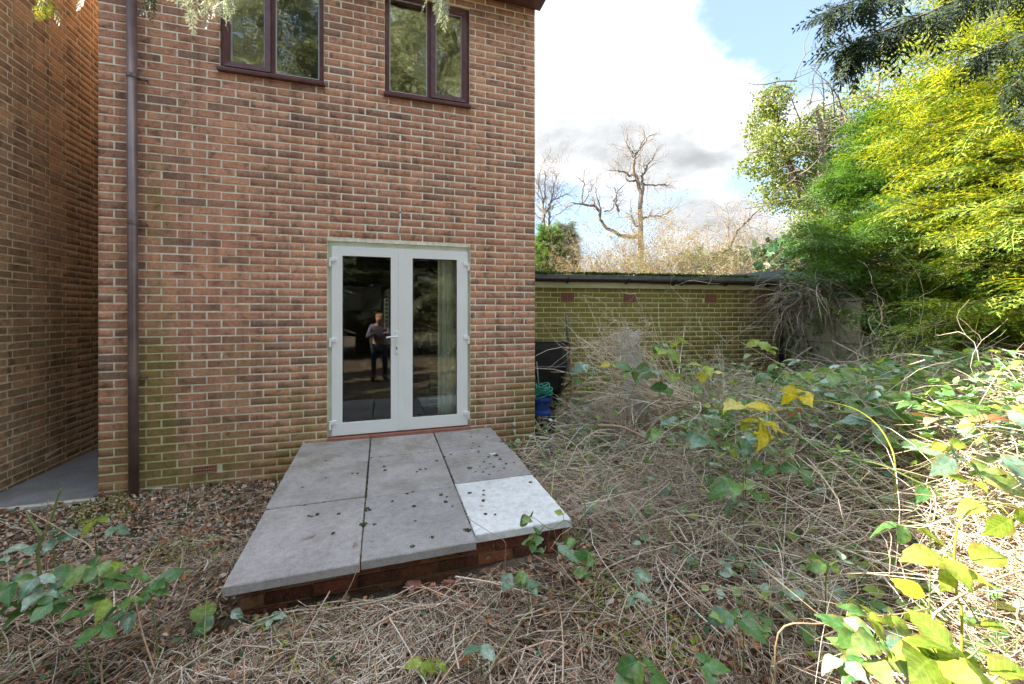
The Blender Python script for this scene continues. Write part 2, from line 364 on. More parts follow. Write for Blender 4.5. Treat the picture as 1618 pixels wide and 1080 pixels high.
M['leaf'] = leaf_mat('bramble_leaf', [(0, (.06, .17, .05)), (.45, (.11, .25, .07)), (.75, (.19, .34, .09)), (1, (.33, .44, .12))], .32, .28, .7, scale=60)
M['leaf_blue'] = leaf_mat('blue_green_bramble_leaf', [(0, (.10, .21, .13)), (.5, (.20, .33, .23)), (1, (.40, .52, .44))], .28, .2, .8, scale=60)  # pale blue puts sky gloss and leaf underside into the colour
M['leaf_lime'] = leaf_mat('lime_bramble_leaf', [(0, (.22, .34, .04)), (.5, (.34, .46, .06)), (1, (.48, .55, .12))], .35, .4, .5, scale=60)  # yellow green also stands in for sunlight on the lower right leaves
M['leaf_mass'] = leaf_mat('small_bramble_leaves', [(0, (.07, .18, .05)), (.45, (.13, .27, .07)), (.75, (.22, .36, .10)), (1, (.36, .46, .14))], .32, .28, .7)
M['leaf_blue_mass'] = leaf_mat('small_blue_green_leaves', [(0, (.12, .23, .15)), (.5, (.24, .38, .27)), (1, (.46, .58, .50))], .28, .2, .8)  # same painted sky gloss for the small leaves
M['leaf_lime_mass'] = leaf_mat('small_lime_leaves', [(0, (.22, .34, .05)), (.5, (.36, .47, .08)), (1, (.52, .56, .14))], .35, .35, .5)
M['leaf_yellow'] = leaf_mat('yellow_bramble_leaf', [(0, (.62, .50, .02)), (.6, (.75, .64, .05)), (1, (.80, .74, .30))], .4, .4, .4, scale=60)
M['leaf_brown'] = leaf_mat('brown_dead_leaf', [(0, (.20, .09, .04)), (.5, (.32, .16, .08)), (1, (.42, .28, .18))], .7, .2, .2)
def stem_mat(name, stops, rough=.7, spec=.3):
    m, g_, b = mat(name, rough=rough, spec=spec); r = island(g_); p = pos(g_)
    c = g_.ramp(r, stops); c = g_.mix(g_.ss(g_.noise(p, 90, 3), .45, .7, 0, .5), c, tuple(x*.45 for x in stops[0][1]))
    g_.link(c, b.inputs['Base Color']); return m
M['litter'] = stem_mat('dead_stems', [(0, (.14, .08, .05)), (.18, (.38, .25, .18)), (.40, (.68, .52, .41)), (.60, (.86, .74, .62)), (.76, (.62, .38, .24)), (.86, (.92, .84, .74)), (1, (.34, .38, .12))])
M['straw'] = stem_mat('straw_stems', [(0, (.50, .35, .24)), (.4, (.76, .62, .48)), (1, (.90, .82, .70))])
M['tan_stem'] = stem_mat('tan_stem', [(0, (.42, .28, .18)), (1, (.55, .40, .26))])
M['green_stem'] = stem_mat('green_stem', [(0, (.14, .20, .06)), (1, (.22, .28, .09))], .45, .5)
M['lime_stem'] = stem_mat('lime_stem', [(0, (.42, .46, .05)), (1, (.52, .52, .08))], .45, .5)
M['bark'] = stem_mat('grey_bark', [(0, (.16, .13, .10)), (1, (.26, .21, .16))])
M['bark_pale'] = stem_mat('sunlit_bark', [(0, (.13, .11, .09)), (1, (.24, .20, .16))])  # plain brown bark tone, darker than the grey bark
M['twig'] = stem_mat('twigs', [(0, (.14, .10, .08)), (.5, (.32, .25, .19)), (1, (.60, .52, .42))])
M['bits'] = stem_mat('brown_litter', [(0, (.14, .07, .04)), (.4, (.32, .17, .10)), (.65, (.55, .24, .10)), (.85, (.40, .28, .19)), (1, (.62, .52, .42))])
M['moss'] = stem_mat('moss', [(0, (.03, .035, .012)), (.7, (.06, .075, .02)), (1, (.12, .15, .03))], .95)
M['roof_moss'] = stem_mat('bright_moss', [(0, (.05, .09, .02)), (.7, (.12, .20, .03)), (1, (.22, .30, .06))], .95)
M['pebble'] = stem_mat('pebbles', [(0, (.26, .20, .15)), (.5, (.46, .39, .31)), (1, (.80, .74, .66))], .8)
m_, g_, b_ = mat('soil', rough=.95, spec=.1); p_ = pos(g_)
c_ = g_.ramp(g_.noise(p_, 6, 8, .7), [(.3, (.06, .04, .03)), (.5, (.14, .10, .075)), (.68, (.26, .20, .15))])
c_ = g_.mix(g_.ss(g_.noise(p_, 1.6, 5, .6), .56, .66, 0, .75), c_, (.07, .11, .025))
c_ = g_.mix(g_.ss(g_.noise(p_, 70, 3), .62, .72, 0, .8), c_, (.30, .25, .20))
g_.link(c_, b_.inputs['Base Color']); bump(g_, b_, g_.noise(p_, 35, 6, .75), 1.0, .03); M['soil'] = m_

# ------------------------------------------------------------------ ground
def sst(v, a, b): t = np.clip((v-a)/(b-a), 0, 1); return t*t*(3-2*t)
def right_bumps(X, Y):
    return .07*sst(X, 4.0, 5.2)*np.sin(X*2.3+Y*1.1)*np.sin(Y*2.6-X*.7+1)
def gh(X, Y):
    X = np.asarray(X, float); Y = np.asarray(Y, float)
    h = .02+.05*sst(X, .5, 4)+.03*sst(-Y, .6, 2.2)
    h = h+.34*sst(X+.25*Y, 4.2, 6.6)*(1-sst(X, 12, 16))
    h = h+.34*sst(X, 4.0, 6.0)*sst(-Y, .6, 2.2)*(1-sst(-Y, 5, 8))*(1-sst(X, 12, 16))
    h = h+right_bumps(X, Y)
    n = .016*np.sin(X*3.1+Y*1.7)+.012*np.sin(X*7.3-Y*5.9)+.007*np.sin(X*17+Y*13)+.005*np.sin(X*31-Y*27)
    inn = (X > -1.2)&(X < 0.02)&(Y > -.03)
    return np.where(inn, -.25, h+n)
def coords(lo, hi, d, far):
    c = list(np.arange(lo, hi+1e-6, d)); s = d
    while c[-1] < far: s *= 1.35; c.append(c[-1]+s)
    s = d
    while c[0] > -far: s *= 1.35; c.insert(0, c[0]-s)
    return np.array(c)
xs = coords(-1.5, 9.5, .05, 400); ys = coords(-4.5, 1.5, .05, 400)
XX, YY = np.meshgrid(xs, ys, indexing='ij'); ZZ = gh(XX, YY)
nx, ny = XX.shape; ii = np.arange(nx*ny).reshape(nx, ny)
Q = np.stack([ii[:-1, :-1], ii[1:, :-1], ii[1:, 1:], ii[:-1, 1:]], -1).reshape(-1, 4)
gr = link('ground', npmesh('ground', np.stack([XX, YY, ZZ], -1), Q, True), M['soil']); tag(gr, kind='structure')

# ------------------------------------------------------------------ brickwork
CP, CH = .0729, .0605                            # course pitch, brick height
Z0 = .696-CP/2-CP*12                             # underside of a full course grid
def brick_mesh(name, L, H, d=.05, proud=.004, seed=0):
    r = random.Random(seed); j = lambda a: r.uniform(-a, a); c = .0032
    x0, x1, z0, z1 = j(.0012), L+j(.0012), j(.0008), H+j(.0008)
    y = -proud+j(.0012); v = []
    for (xx, zz) in ((x0, z0), (x1, z0), (x1, z1), (x0, z1)): v.append((xx, d, zz))
    for (xx, zz) in ((x0, z0), (x1, z0), (x1, z1), (x0, z1)): v.append((xx, y+c, zz))
    for (xx, zz) in ((x0+c, z0+c*.8), (x1-c, z0+c*.8), (x1-c, z1-c*.8), (x0+c, z1-c*.8)): v.append((xx+j(.0008), y+j(.0006), zz+j(.0008)))
    f = []
    for k in range(4):
        n = (k+1) % 4; f.append((k, n, 4+n, 4+k)); f.append((4+k, 4+n, 8+n, 8+k))
    f.append((8, 9, 10, 11))
    me = bpy.data.meshes.new(name); me.from_pydata(v, [], f); return me
def lay_bricks(parent, rects, matl, to_world, proud=.0038, cap=295, pitch_len=.225, depthf=None):
    """rects: (x0,x1,z0,z1) in the wall's own frame; the largest in the photo become parts, the rest one joined part"""
    cache = {}
    def area(r):
        wx, wy, wz = to_world((r[0]+r[1])/2, (r[2]+r[3])/2); Zd = depth(wx, wy)
        if Zd < .3: return 0
        px = CPX+F*((wx-CAM[0])*math.cos(TH)-(wy-CAM[1])*math.sin(TH))/Zd; py = HY-(wz-CAM[2])*F/Zd
        if not (-25 < px < 1640 and -15 < py < 1090): return 0
        return (r[1]-r[0])*(r[3]-r[2])/Zd**2
    rects = sorted(rects, key=area, reverse=True)
    V = []; Fc = []
    for i, r in enumerate(rects):
        L, H = round(r[1]-r[0], 3), round(r[3]-r[2], 3); k = (L, H, rnd.randrange(6))
        if k not in cache: cache[k] = brick_mesh('brick', L, H, proud=proud, seed=hash(k) % 9999); cache[k].materials.append(matl)
        me = cache[k]
        jx, jy, jz, jr = rnd.uniform(-.0015, .0015), rnd.uniform(-.4, .3)*proud, rnd.uniform(-.0012, .0012), rnd.uniform(-.006, .006)
        if i < cap:
            o = link('brick', me, matl, parent, (r[0]+jx, jy, r[2]+jz), (0, jr, 0))
        else:
            b = len(V); c, s_ = math.cos(jr), math.sin(jr)
            for v in me.vertices:
                x, y, z = v.co; V.append((r[0]+jx+x*c+z*s_, jy+y, r[2]+jz-x*s_+z*c))
            for p in me.polygons: Fc.append([b+q for q in p.vertices])
    if V:
        o = link('brickwork', npmesh('brickwork', V, Fc), matl, parent); tag(o, kind='stuff')
def courses(W, ztop, openings, half_first, lead=.1125, full=.225, zstart=0., grid0=0., pj=.0125, course=CP, bh=CH):
    out = []; m = 0
    while grid0+m*course < ztop-.02:
        z0 = grid0+m*course; z1 = z0+bh; m += 1
        if z1 < zstart: continue
        ks = [0.0]; x = lead if (m-1) % 2 == half_first else full
        while x < W-.02: ks.append(x); x += full
        ks.append(W+pj)
        segs = [(ks[i], ks[i+1]-pj) for i in range(len(ks)-1)]
        for (ox0, ox1, oz0, oz1) in openings:
            if z1 > oz0+.01 and z0 < oz1-.01:
                ns = []
                for a, b in segs:
                    if b <= ox0+.004 or a >= ox1-.004: ns.append((a, b))
                    else:
                        if a < ox0-.03: ns.append((a, ox0-.002))
                        if b > ox1+.03: ns.append((ox1+.002, b))
                segs = ns
        out += [(a, b, z0, z1) for a, b in segs if b-a > .02]
    return out
def wall_mb(W, z0, z1, openings, t=.25, y0=0.):
    mb = MB(); xs_ = sorted({0., W, *[o[0] for o in openings], *[o[1] for o in openings]}); zs_ = sorted({z0, z1, *[o[2] for o in openings], *[o[3] for o in openings]})
    for i in range(len(xs_)-1):
        for k in range(len(zs_)-1):
            xc, zc = (xs_[i]+xs_[i+1])/2, (zs_[k]+zs_[k+1])/2
            if any(o[0] < xc < o[1] and o[2] < zc < o[3] for o in openings): continue
            mb.box(xs_[i], xs_[i+1], y0, y0+t, zs_[k], zs_[k+1])
    return mb

# ---- the house with the white garden doors
HW = 3.945; EAVE = 5.05
DOOR = (1.78, 3.20, .345, 2.297); WINA = (.88, 1.75, 3.80, 4.87); WINB = (2.318, 3.192, 3.80, 4.87)
AIRB = (.672, .862, .1295, .1295+CH)
house = empty('brick_house', (0, 0, 0), 'red brick house with white garden doors and two brown framed upstairs windows', 'house')
wall_mb(HW, -.4, EAVE, [DOOR, WINA, WINB]).build('wall', M['mortar'], house)
grid0 = Z0
airrow = grid0+round((.16-grid0-CH/2)/CP)*CP; AIRB = (.672, .862, airrow-.003, airrow+CH+.003)
rects = courses(HW, EAVE, [DOOR, WINA, WINB, AIRB], 0, zstart=-.1, grid0=grid0)
lay_bricks(house, rects, M['brick'], lambda x, z: (x, 0, z))
mb = MB(); mb.box(.02, HW, .252, 6.5, -.4, .30)        # floor mass
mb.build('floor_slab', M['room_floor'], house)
mb = MB(); mb.box(.004, .15, .252, 6.5, .31, EAVE); mb.box(HW-.15, HW-.004, .252, 6.5, .31, EAVE); mb.box(.15, HW-.15, 6.3, 6.5, .31, EAVE)
mb.build('side_wall', M['brick_left'], house)
mb = MB(); mb.box(.15, HW-.15, .252, 6.3, 2.62, 2.80); mb.build('upper_floor', M['white'], house)
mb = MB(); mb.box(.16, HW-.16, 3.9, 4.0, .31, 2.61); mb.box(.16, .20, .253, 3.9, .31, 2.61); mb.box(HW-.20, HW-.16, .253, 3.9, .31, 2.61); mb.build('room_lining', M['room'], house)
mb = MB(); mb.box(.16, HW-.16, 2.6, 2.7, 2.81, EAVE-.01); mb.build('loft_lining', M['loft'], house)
# roof, soffit, fascia
ov = .30; mb = MB()
ridge = EAVE+2.1
for (ya, za, yb, zb) in ((-ov, EAVE-.02, 3.25, ridge), (3.25, ridge, 6.8, EAVE-.02)):
    mb.poly([(-.12, ya, za+.04), (HW+.12, ya, za+.04), (HW+.12, yb, zb+.04), (-.12, yb, zb+.04)])
    mb.poly([(-.12, ya, za+.14), (HW+.12, ya, za+.14), (HW+.12, yb, zb+.14), (-.12, yb, zb+.14)])
roof = mb.build('roof', M['roof_tile'], house)
mb = MB(); mb.poly([(0.0, 0.1, EAVE), (0., 6.4, EAVE), (0., 3.25, ridge)]); mb.poly([(HW, 0.1, EAVE), (HW, 6.4, EAVE), (HW, 3.25, ridge)]); mb.build('gable', M['brick_left'], house)
MB().box(-.12, HW+.06, -ov, -.008, EAVE-.03, EAVE-.005).build('soffit', M['brown_upvc'], house)
MB().box(-.12, HW+.06, -ov-.022, -ov-.002, EAVE-.05, EAVE+.16).build('fascia', M['brown_upvc'], house)
# downpipe
pipe = MB().tube([(.272, -.062, -.05), (.268, -.062, 1.0), (.255, -.062, EAVE-.03)], .0355, 20).build('downpipe', M['pipe'], house, smooth=False)
for p in pipe.data.polygons: p.use_smooth = len(p.vertices) == 4
for zb in (1.035, 2.36, 3.61):
    mb = MB(); mb.tube([(.269-.009*(zb-1)/3, -.062, zb-.015), (.269-.009*(zb-1)/3, -.062, zb+.015)], .0405, 20)
    mb.box(.272, .355, -.030, -.018, zb-.012, zb+.004); mb.tube([(.342, -.05, zb-.006), (.342, -.008, zb-.006)], .010, 8)
    mb.build('pipe_bracket', M['pipe'], pipe)
MB().tube([(.2683, -.062, 1.06), (.2683, -.062, 1.13)], .0395, 20).build('pipe_socket', M['pipe'], pipe)
# air brick
def grid_vent(x0, x1, z0, z1, nx_, nz_, y, t=.018, bar=.45):
    mb = MB(); dx = (x1-x0)/nx_; dz = (z1-z0)/nz_
    e = .004
    for k in range(nz_+1):
        zc = z0+k*dz; mb.box(x0, x1, y, y+t, max(z0-e, zc-dz*bar/2), min(z1+e, zc+dz*bar/2))
    for i in range(nx_+1):
        xc = x0+i*dx; mb.box(max(x0-e, xc-dx*bar/2), min(x1+e, xc+dx*bar/2), y+.0015, y+t-.001, z0, z1)
    return mb
ab = grid_vent(AIRB[0]+.006, AIRB[1]-.006, AIRB[2]+.006, AIRB[3]-.006, 9, 2, -.010, t=.03, bar=.42).build('air_brick', M['terracotta'], house)
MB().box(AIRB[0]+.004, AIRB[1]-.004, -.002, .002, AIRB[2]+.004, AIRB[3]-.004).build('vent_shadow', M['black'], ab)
# hanging cable, small pipe stubs
MB().tube([(2.467, .0, 2.612), (2.467, -.028, 2.60), (2.470, -.035, 2.56), (2.461, -.033, 2.50), (2.452, -.028, 2.43), (2.447, -.024, 2.375)], .0065, 8).build('cable', M['white'], house, smooth=True)
MB().cyl((2.467, -.009, 2.614), (0, 1, 0), .012, .006, 12).build('cable_hole', M['black'], house)
for px, py in ((812, 669), (812.5, 681)):
    a = (px-CPX)/F; Zq = CAM[1]*-1/(math.cos(TH)-math.sin(TH)*a); x, y, z = at(px, py, Zq)
    mb = MB(); mb.tube([(x, 0, z), (x, -.03, z)], .011, 10); mb.tube([(x, -.028, z+.012), (x, -.028, z-.022)], .008, 8); mb.box(x-.014, x+.014, -.012, -.006, z-.014, z+.014)
    mb.build('pipe_stub', M['white'], house)
a = (806-CPX)/F; Zq = -CAM[1]/(math.cos(TH)-math.sin(TH)*a); x, y, z = at(806, 699, Zq)
mb = MB(); mb.tube([(x-.05, -.012, z-.02), (x+.045, -.012, z-.016)], .007, 8); mb.tube([(x, -.014, z-.02), (x, -.014, z+.04)], .006, 8); mb.build('waste_pipe', M['white'], house)

# upstairs windows
def window(name, W_, casement_left):
    x0, x1, z0, z1 = W_; fy = .02
    fr = MB(); t = .045
    fr.box(x0, x1, fy, fy+.06, z0+.02, z0+.02+t); fr.box(x0, x1, fy, fy+.06, z1-t, z1)
    fr.box(x0, x0+t, fy+.001, fy+.059, z0+.02+t, z1-t); fr.box(x1-t, x1, fy+.001, fy+.059, z0+.02+t, z1-t)
    xm = x0+(x1-x0)*(.485 if casement_left else .515); fr.box(xm-.025, xm+.025, fy+.001, fy+.059, z0+.02+t, z1-t)
    win = fr.build('window', M['brown_upvc'], house, bevel=.004)
    MB().box(x0-.012, x1+.012, -.048, fy+.07, z0-.014, z0+.019).build('sill', M['brown_upvc'], win, bevel=.005)
    ca, cb = ((x0+t, xm-.025) if casement_left else (xm+.025, x1-t)); fa, fb = ((xm+.025, x1-t) if casement_left else (x0+t, xm-.025))
    s = .050; za, zb = z0+.02+t, z1-t
    mb = MB(); a0, a1, b0, b1 = ca-.012, cb+.012, za-.012, zb+.012; y0, y1 = fy-.022, fy+.03
    # mitred sash
    for q in (((a0, b0), (a1, b0), (a1-s, b0+s), (a0+s, b0+s)), ((a1, b0), (a1, b1), (a1-s, b1-s), (a1-s, b0+s)), ((a1, b1), (a0, b1), (a0+s, b1-s), (a1-s, b1-s)), ((a0, b1), (a0, b0), (a0+s, b0+s), (a0+s, b1-s))):
        k = len(mb.v); mb.v += [(x, y0 + (0 if j < 2 else .006), z) for j, (x, z) in enumerate(q)]+[(x, y1, z) for x, z in q]
        mb.f += [(k, k+1, k+2, k+3), (k+7, k+6, k+5, k+4), (k, k+4, k+5, k+1), (k+2, k+6, k+7, k+3)]
    mb.build('sash', M['brown_upvc'], win)
    for (p0, p1, q0, q1, y) in ((a0+s, a1-s, b0+s, b1-s, fy+.004), (fa, fb, za, zb, fy+.014)):
        e = .009; gk = MB(); gk.box(p0, p0+e, y-.004, y+.012, q0, q1); gk.box(p1-e, p1, y-.004, y+.012, q0, q1); gk.box(p0+e, p1-e, y-.004, y+.012, q0, q0+e); gk.box(p0+e, p1-e, y-.004, y+.012, q1-e, q1)
        gk.build('glazing_bead', M['gasket'], win)
        MB().box(p0+e, p1-e, y+.002, y+.008, q0+e, q1-e).build('pane', M['glass_up'], win)
window('window', WINA, True); window('window', WINB, False)

# garden doors
x0, x1, z0, z1 = DOOR; fy = .035
fr = MB(); t = .048
fr.box(x0, x0+t, fy, fy+.065, z0+.02, z1); fr.box(x1-t*.62, x1, fy, fy+.065, z0+.02, z1)
fr.box(x0+t, x1-t*.62, fy+.001, fy+.064, z1-.055, z1-.001); fr.box(x0+t, x1-t*.62, fy+.001, fy+.064, z0+.02, z0+.045)
door = fr.build('garden_doors', M['upvc_green'], house, bevel=.003); door['label'] = 'pair of white plastic garden doors'
MB().box(x0-.0, x1+.0, -.030, fy+.07, z0-.012, z0+.019).build('threshold', M['tile'], door, bevel=.003)
XM = 2.472
def leafdoor(a, b, pa, pb):
    y0 = fy-.030; y1 = fy+.04; zb, zt = z0+.034, z1-.05; qa, qb = .505, 2.155
    mb = MB(); c = .012
    quads = (((a, zb), (b, zb), (pb, qa), (pa, qa)), ((b, zb), (b, zt), (pb, qb), (pb, qa)), ((b, zt), (a, zt), (pa, qb), (pb, qb)), ((a, zt), (a, zb), (pa, qa), (pa, qb)))
    for q in quads:
        k = len(mb.v); mb.v += [(x, y0, z) for x, z in q]+[(x, y1, z) for x, z in q]
        mb.f += [(k, k+1, k+2, k+3), (k+7, k+6, k+5, k+4), (k, k+4, k+5, k+1), (k+2, k+6, k+7, k+3)]
    lf = mb.build('door_leaf', M['upvc'], door, bevel=.0015)
    gk = MB(); e = .006; y = y0+.006
    for (u0, u1, v0, v1) in ((pa, pa+e, qa, qb), (pb-e, pb, qa, qb), (pa+e, pb-e, qa, qa+e), (pa+e, pb-e, qb-e, qb)): gk.box(u0, u1, y, y+.014, v0, v1)
    gk.build('gasket', M['black'], door)
    MB().box(pa+e, pb-e, y+.006, y+.012, qa+e, qb-e).build('pane', M['glass_door'], door)
def xat(px): 
    a = (px-CPX)/F; Zq = -CAM[1]/(math.cos(TH)-math.sin(TH)*a); return at(px, 500, Zq)[0]
leafdoor(x0+.040, XM-.003, xat(541), xat(617.5)); leafdoor(XM+.003, x1-.028, xat(652), xat(722))
MB().box(XM-.022, XM+.022, fy-.036, fy-.031, z0+.04, z1-.055).build('meeting_strip', M['upvc'], door, bevel=.002)
for sx, hx in ((1, x0+.028), (-1, x1-.020)):
    for hz in (2.10, 1.31, .50):
        mb = MB(); mb.box(min(hx, hx+sx*.055), max(hx, hx+sx*.055), fy-.048, fy-.028, hz-.004, hz+.030); mb.cyl((hx-sx*.003, fy-.036, hz-.014), (0, 0, 1), .012, .085, 12)
        mb.build('hinge', M['upvc'], door, bevel=.002)
hx = xat(627); mb = MB(); mb.box(hx-.015, hx+.015, fy-.040, fy-.030, 1.17, 1.40)
mb.tube([(hx, fy-.035, 1.345), (hx, fy-.078, 1.345)], .010, 10); mb.tube([(hx+.006, fy-.078, 1.345), (hx-.05, fy-.080, 1.347), (hx-.105, fy-.070, 1.338)], [.011, .010, .008], 10)
mb.build('handle', M['upvc'], door, smooth=False, bevel=.002)
mb = MB(); mb.cyl((hx, fy-.041, 1.232), (0, 1, 0), .007, .006, 12); mb.box(hx-.003, hx+.003, fy-.0435, fy-.0405, 1.208, 1.232); mb.build('keyhole', M['black'], door)
# what shows behind the glass
mb = MB()                                           # gathered curtain behind the right leaf
pts = [(xat(694)+i*.014, .115+.018*math.sin(i*1.5)) for i in range(26)]
for i in range(len(pts)-1): mb.poly([(*pts[i], .34), (*pts[i+1], .34), (*pts[i+1], 2.35), (*pts[i], 2.35)])
cu = mb.build('curtain', M['curtain'], None, smooth=True); tag(cu, 'pale green curtain hanging inside behind the right hand glass door', 'curtain')
ck = empty('wall_cabinet', (1.66, 2.6, 1.62), 'cream wall cabinet seen through the left hand glass door', 'cabinet')
MB().box(0, .62, 0, .35, 0, .38).build('cabinet_body', M['white'], ck, bevel=.004)
for k in range(2): MB().box(.008+.306*k, .304+.306*k, -.02, -.002, .008, .372).build('cabinet_door', M['curtain'], ck, bevel=.003)
dr = empty('interior_door', (2.62, 3.86, .31), 'panelled inner door in the back wall of the dark room', 'door')
MB().box(0, .76, 0, .035, 0, 2.0).build('door_slab', M['gasket'], dr)
for k in range(4): MB().box(.09+.32*(k % 2), .35+.32*(k % 2), -.008, -.001, .15+.95*(k//2), .95+.92*(k//2)).build('door_panel', M['white'], dr, bevel=.004)
mb = MB(); mb.box(-.07, -.002, -.012, .03, 0, 2.07); mb.box(.762, .83, -.012, .03, 0, 2.07); mb.box(-.002, .762, -.012, .03, 2.002, 2.07); mb.build('door_frame', M['white'], dr)
sx = xat(611); tg = empty('height_chart', (sx, .095, 1.42), 'narrow white paper strip with red fruit prints stuck inside the left glass', 'paper strip')
MB().box(-.026, .026, 0, .001, 0, .32).build('paper', M['white'], tg)
for k, (mm, r_) in enumerate(((1, .022), (0, .016), (0, .014), (0, .012), (1, .014), (0, .016), (1, .014))):
    mb = MB(); zc = .04+k*.043; mb.poly([(math.cos(a*math.pi/5)*r_, -.0015, zc+math.sin(a*math.pi/5)*r_) for a in range(10)][::-1]); mb.build('print', M['red'] if mm else M['green_print'], tg)

# ---- the neighbour's house on the left; its side wall faces +x
LX = -.97; nb = empty('neighbour_house', (LX, .2, 0), 'neighbouring brown brick house wall rising along the narrow side passage', 'house', rz=math.pi/2)
NL = 9.0
wall_mb(NL, -.4, 5.9, []).build('wall', M['mortar_left'], nb)     # local x runs along +Y, outward is -y local = +X world
nrects = courses(5.4, 5.9, [], 0, zstart=-.15, grid0=Z0+.01, lead=.06+.1125)
lay_bricks(nb, nrects, M['brick_left'], lambda x, z: (LX, .2+x, z), proud=.0016)
MB().box(.001, NL-.001, .252, 5.2, -.4, 5.88).build('house_body', M['brick_left'], nb)
mb = MB(); mb.poly([(-.3, -.3, 5.88), (NL+.3, -.3, 5.88), (NL+.3, 2.7, 6.5), (-.3, 2.7, 6.5)]); mb.poly([(-.3, 2.7, 6.5), (NL+.3, 2.7, 6.5), (NL+.3, 5.6, 5.88), (-.3, 5.6, 5.88)])
mb.build('roof', M['roof_tile'], nb)
mb = MB(); k = len(mb.v)
mb.v += [(-.968, .012, -.10), (-.002, .012, -.10), (-.002, 8, -.20), (-.968, 8, -.20), (-.968, .012, -.012), (-.002, .012, .018), (-.002, 8, -.11), (-.968, 8, -.14)]
mb.f += [(0, 3, 2, 1), (4, 5, 6, 7), (0, 1, 5, 4), (1, 2, 6, 5), (2, 3, 7, 6), (3, 0, 4, 7)]
pa = mb.build('path', M['path']); tag(pa, kind='structure')
mb = MB(); mb.box(-2.0, -.004, -.045, .008, -.10, .030); ke = mb.build('path_edging', M['stone'], None, bevel=.006); tag(ke, kind='structure')

# ------------------------------------------------------------------ patio
pt = empty('patio', (1.56, 0, 0), 'raised grey slab patio on a low red brick base below the garden doors', 'patio')
PZB, PZF = .338, .292                             # slab tops at the house and at the front edge
def pz_(y): return PZB+(PZF-PZB)*(-y/2.08)
cols = [(.0, .617), (.625, 1.243), (1.252, 1.868)]
rows = {0: [(-.012, -.66), (-.664, -1.325), (-1.337, -2.10)], 1: [(-.012, -.565), (-.572, -1.345), (-1.349, -2.085)], 2: [(-.012, -.60), (-.604, -1.305), (-1.310, -2.02)]}
for c, (a, b) in enumerate(cols):
    for k, (ya, yb) in enumerate(rows[c]):
        mb = MB(); dz = rnd.uniform(-.003, .003); th_ = .048; j = [rnd.uniform(-.003, .003) for _ in range(4)]
        cs = [(a+j[0], yb+j[1]), (b+j[2], yb+j[3]), (b+j[2], ya), (a+j[0], ya)]; out = []; inn = []
        cxm, cym = (a+b)/2, (ya+yb)/2
        for e in range(4):
            (x0_, y0_), (x1_, y1_) = cs[e], cs[(e+1) % 4]; nseg = 16
            for q in range(nseg):
                u = q/nseg; chip = rnd.uniform(0, .0022)+(rnd.uniform(.004, .011) if rnd.random() < .07 or (q == 0 and rnd.random() < .5) else 0)
                x, y = x0_+(x1_-x0_)*u, y0_+(y1_-y0_)*u; d = math.hypot(cxm-x, cym-y)
                out.append((x+(cxm-x)/d*chip*.3, y+(cym-y)/d*chip*.3)); inn.append((x+(cxm-x)/d*(chip+.004), y+(cym-y)/d*(chip+.004)))
        n_ = len(out)
        mb.v = [(x, y, pz_(y)-th_+dz) for x, y in out]+[(x, y, pz_(y)+dz-.005-rnd.uniform(0, .002)) for x, y in out]+[(x, y, pz_(y)+dz) for x, y in inn]
        mb.f = [tuple(range(n_))[::-1], tuple(range(2*n_, 3*n_))]+[(q, (q+1) % n_, n_+(q+1) % n_, n_+q) for q in range(n_)]+[(n_+q, n_+(q+1) % n_, 2*n_+(q+1) % n_, 2*n_+q) for q in range(n_)]
        o = mb.build('paving_slab', M['slab_white'] if (c, k) == (2, 2) else M['slab'], pt)
        if (c, k) == (2, 2): o['label'] = 'pale white paving slab'
mb = MB(); k = 0
mb.box(.055, 1.835, -1.985, -.012, .0, .238)
mb.build('base_core', M['mortar_old'], pt)
cache = {}
def old_brick(L, H): 
    k = (round(L, 3), rnd.randrange(5))
    if k not in cache: cache[k] = brick_mesh('brick', L, H, d=.05, proud=.010, seed=rnd.randrange(999)); cache[k].materials.append(M['brick_old'])
    return cache[k]
for cs in range(4):
    zc = .238-.074*(cs+1)+.006
    x = .05+(-.11 if cs % 2 else 0)
    while x < 1.83:
        L = .212; xa = max(x, .05); xb = min(x+L, 1.84)
        if xb-xa > .03:
            link('brick', old_brick(xb-xa, .064), None, pt, (xa, -1.985+rnd.uniform(-.004, .004)-.001, zc+rnd.uniform(-.002, .002)), (rnd.uniform(-.02, .02), rnd.uniform(-.01, .01), 0))
        x += .222
    y = -1.985+(.11 if cs % 2 else 0)
    while y < -.1:
        L = min(.212, -.02-y)
        link('brick', old_brick(L, .064), None, pt, (1.835+.001, y, zc), (0, 0, math.pi/2))
        link('brick', old_brick(L, .064), None, pt, (.055, y+L, zc), (0, 0, -math.pi/2))
        y += .222
# ------------------------------------------------------------------ outbuilding
P0 = (4.50, 1.10); P1 = (8.29, .69); SA = math.atan2(P1[1]-P0[1], P1[0]-P0[0])
shed = empty('brick_outbuilding', (P0[0]-1.6*math.cos(SA), P0[1]-1.6*math.sin(SA), 0), 'low flat roofed brick outbuilding stained green with algae behind the house', 'outbuilding', rz=SA)
def sw(x, z): return (P0[0]+(x-1.6)*math.cos(SA), P0[1]+(x-1.6)*math.sin(SA), z)
def sx_at(px):                                     # local x on the shed wall of a pixel column
    a = (px-CPX)/F; d = Vector((math.cos(TH)*a+math.sin(TH), -math.sin(TH)*a+math.cos(TH)))
    o = Vector(CAM[:2]); p = Vector(P0); e = Vector((math.cos(SA), math.sin(SA))); den = d.x*e.y-d.y*e.x
    tt = ((p-o).x*e.y-(p-o).y*e.x)/den; q = o+d*tt; return (q-p).dot(e)+1.6
SWd = sx_at(1226); STOP = 1.962
sg0 = STOP-CP*.02-27*CP
vz0 = sg0+24*CP-.004; vents = []
for px in (896.5, 994.5, 1122.5, 1200):
    c = sx_at(px); vents.append((c-.105, c+.105, vz0, vz0+2*CP-.004))
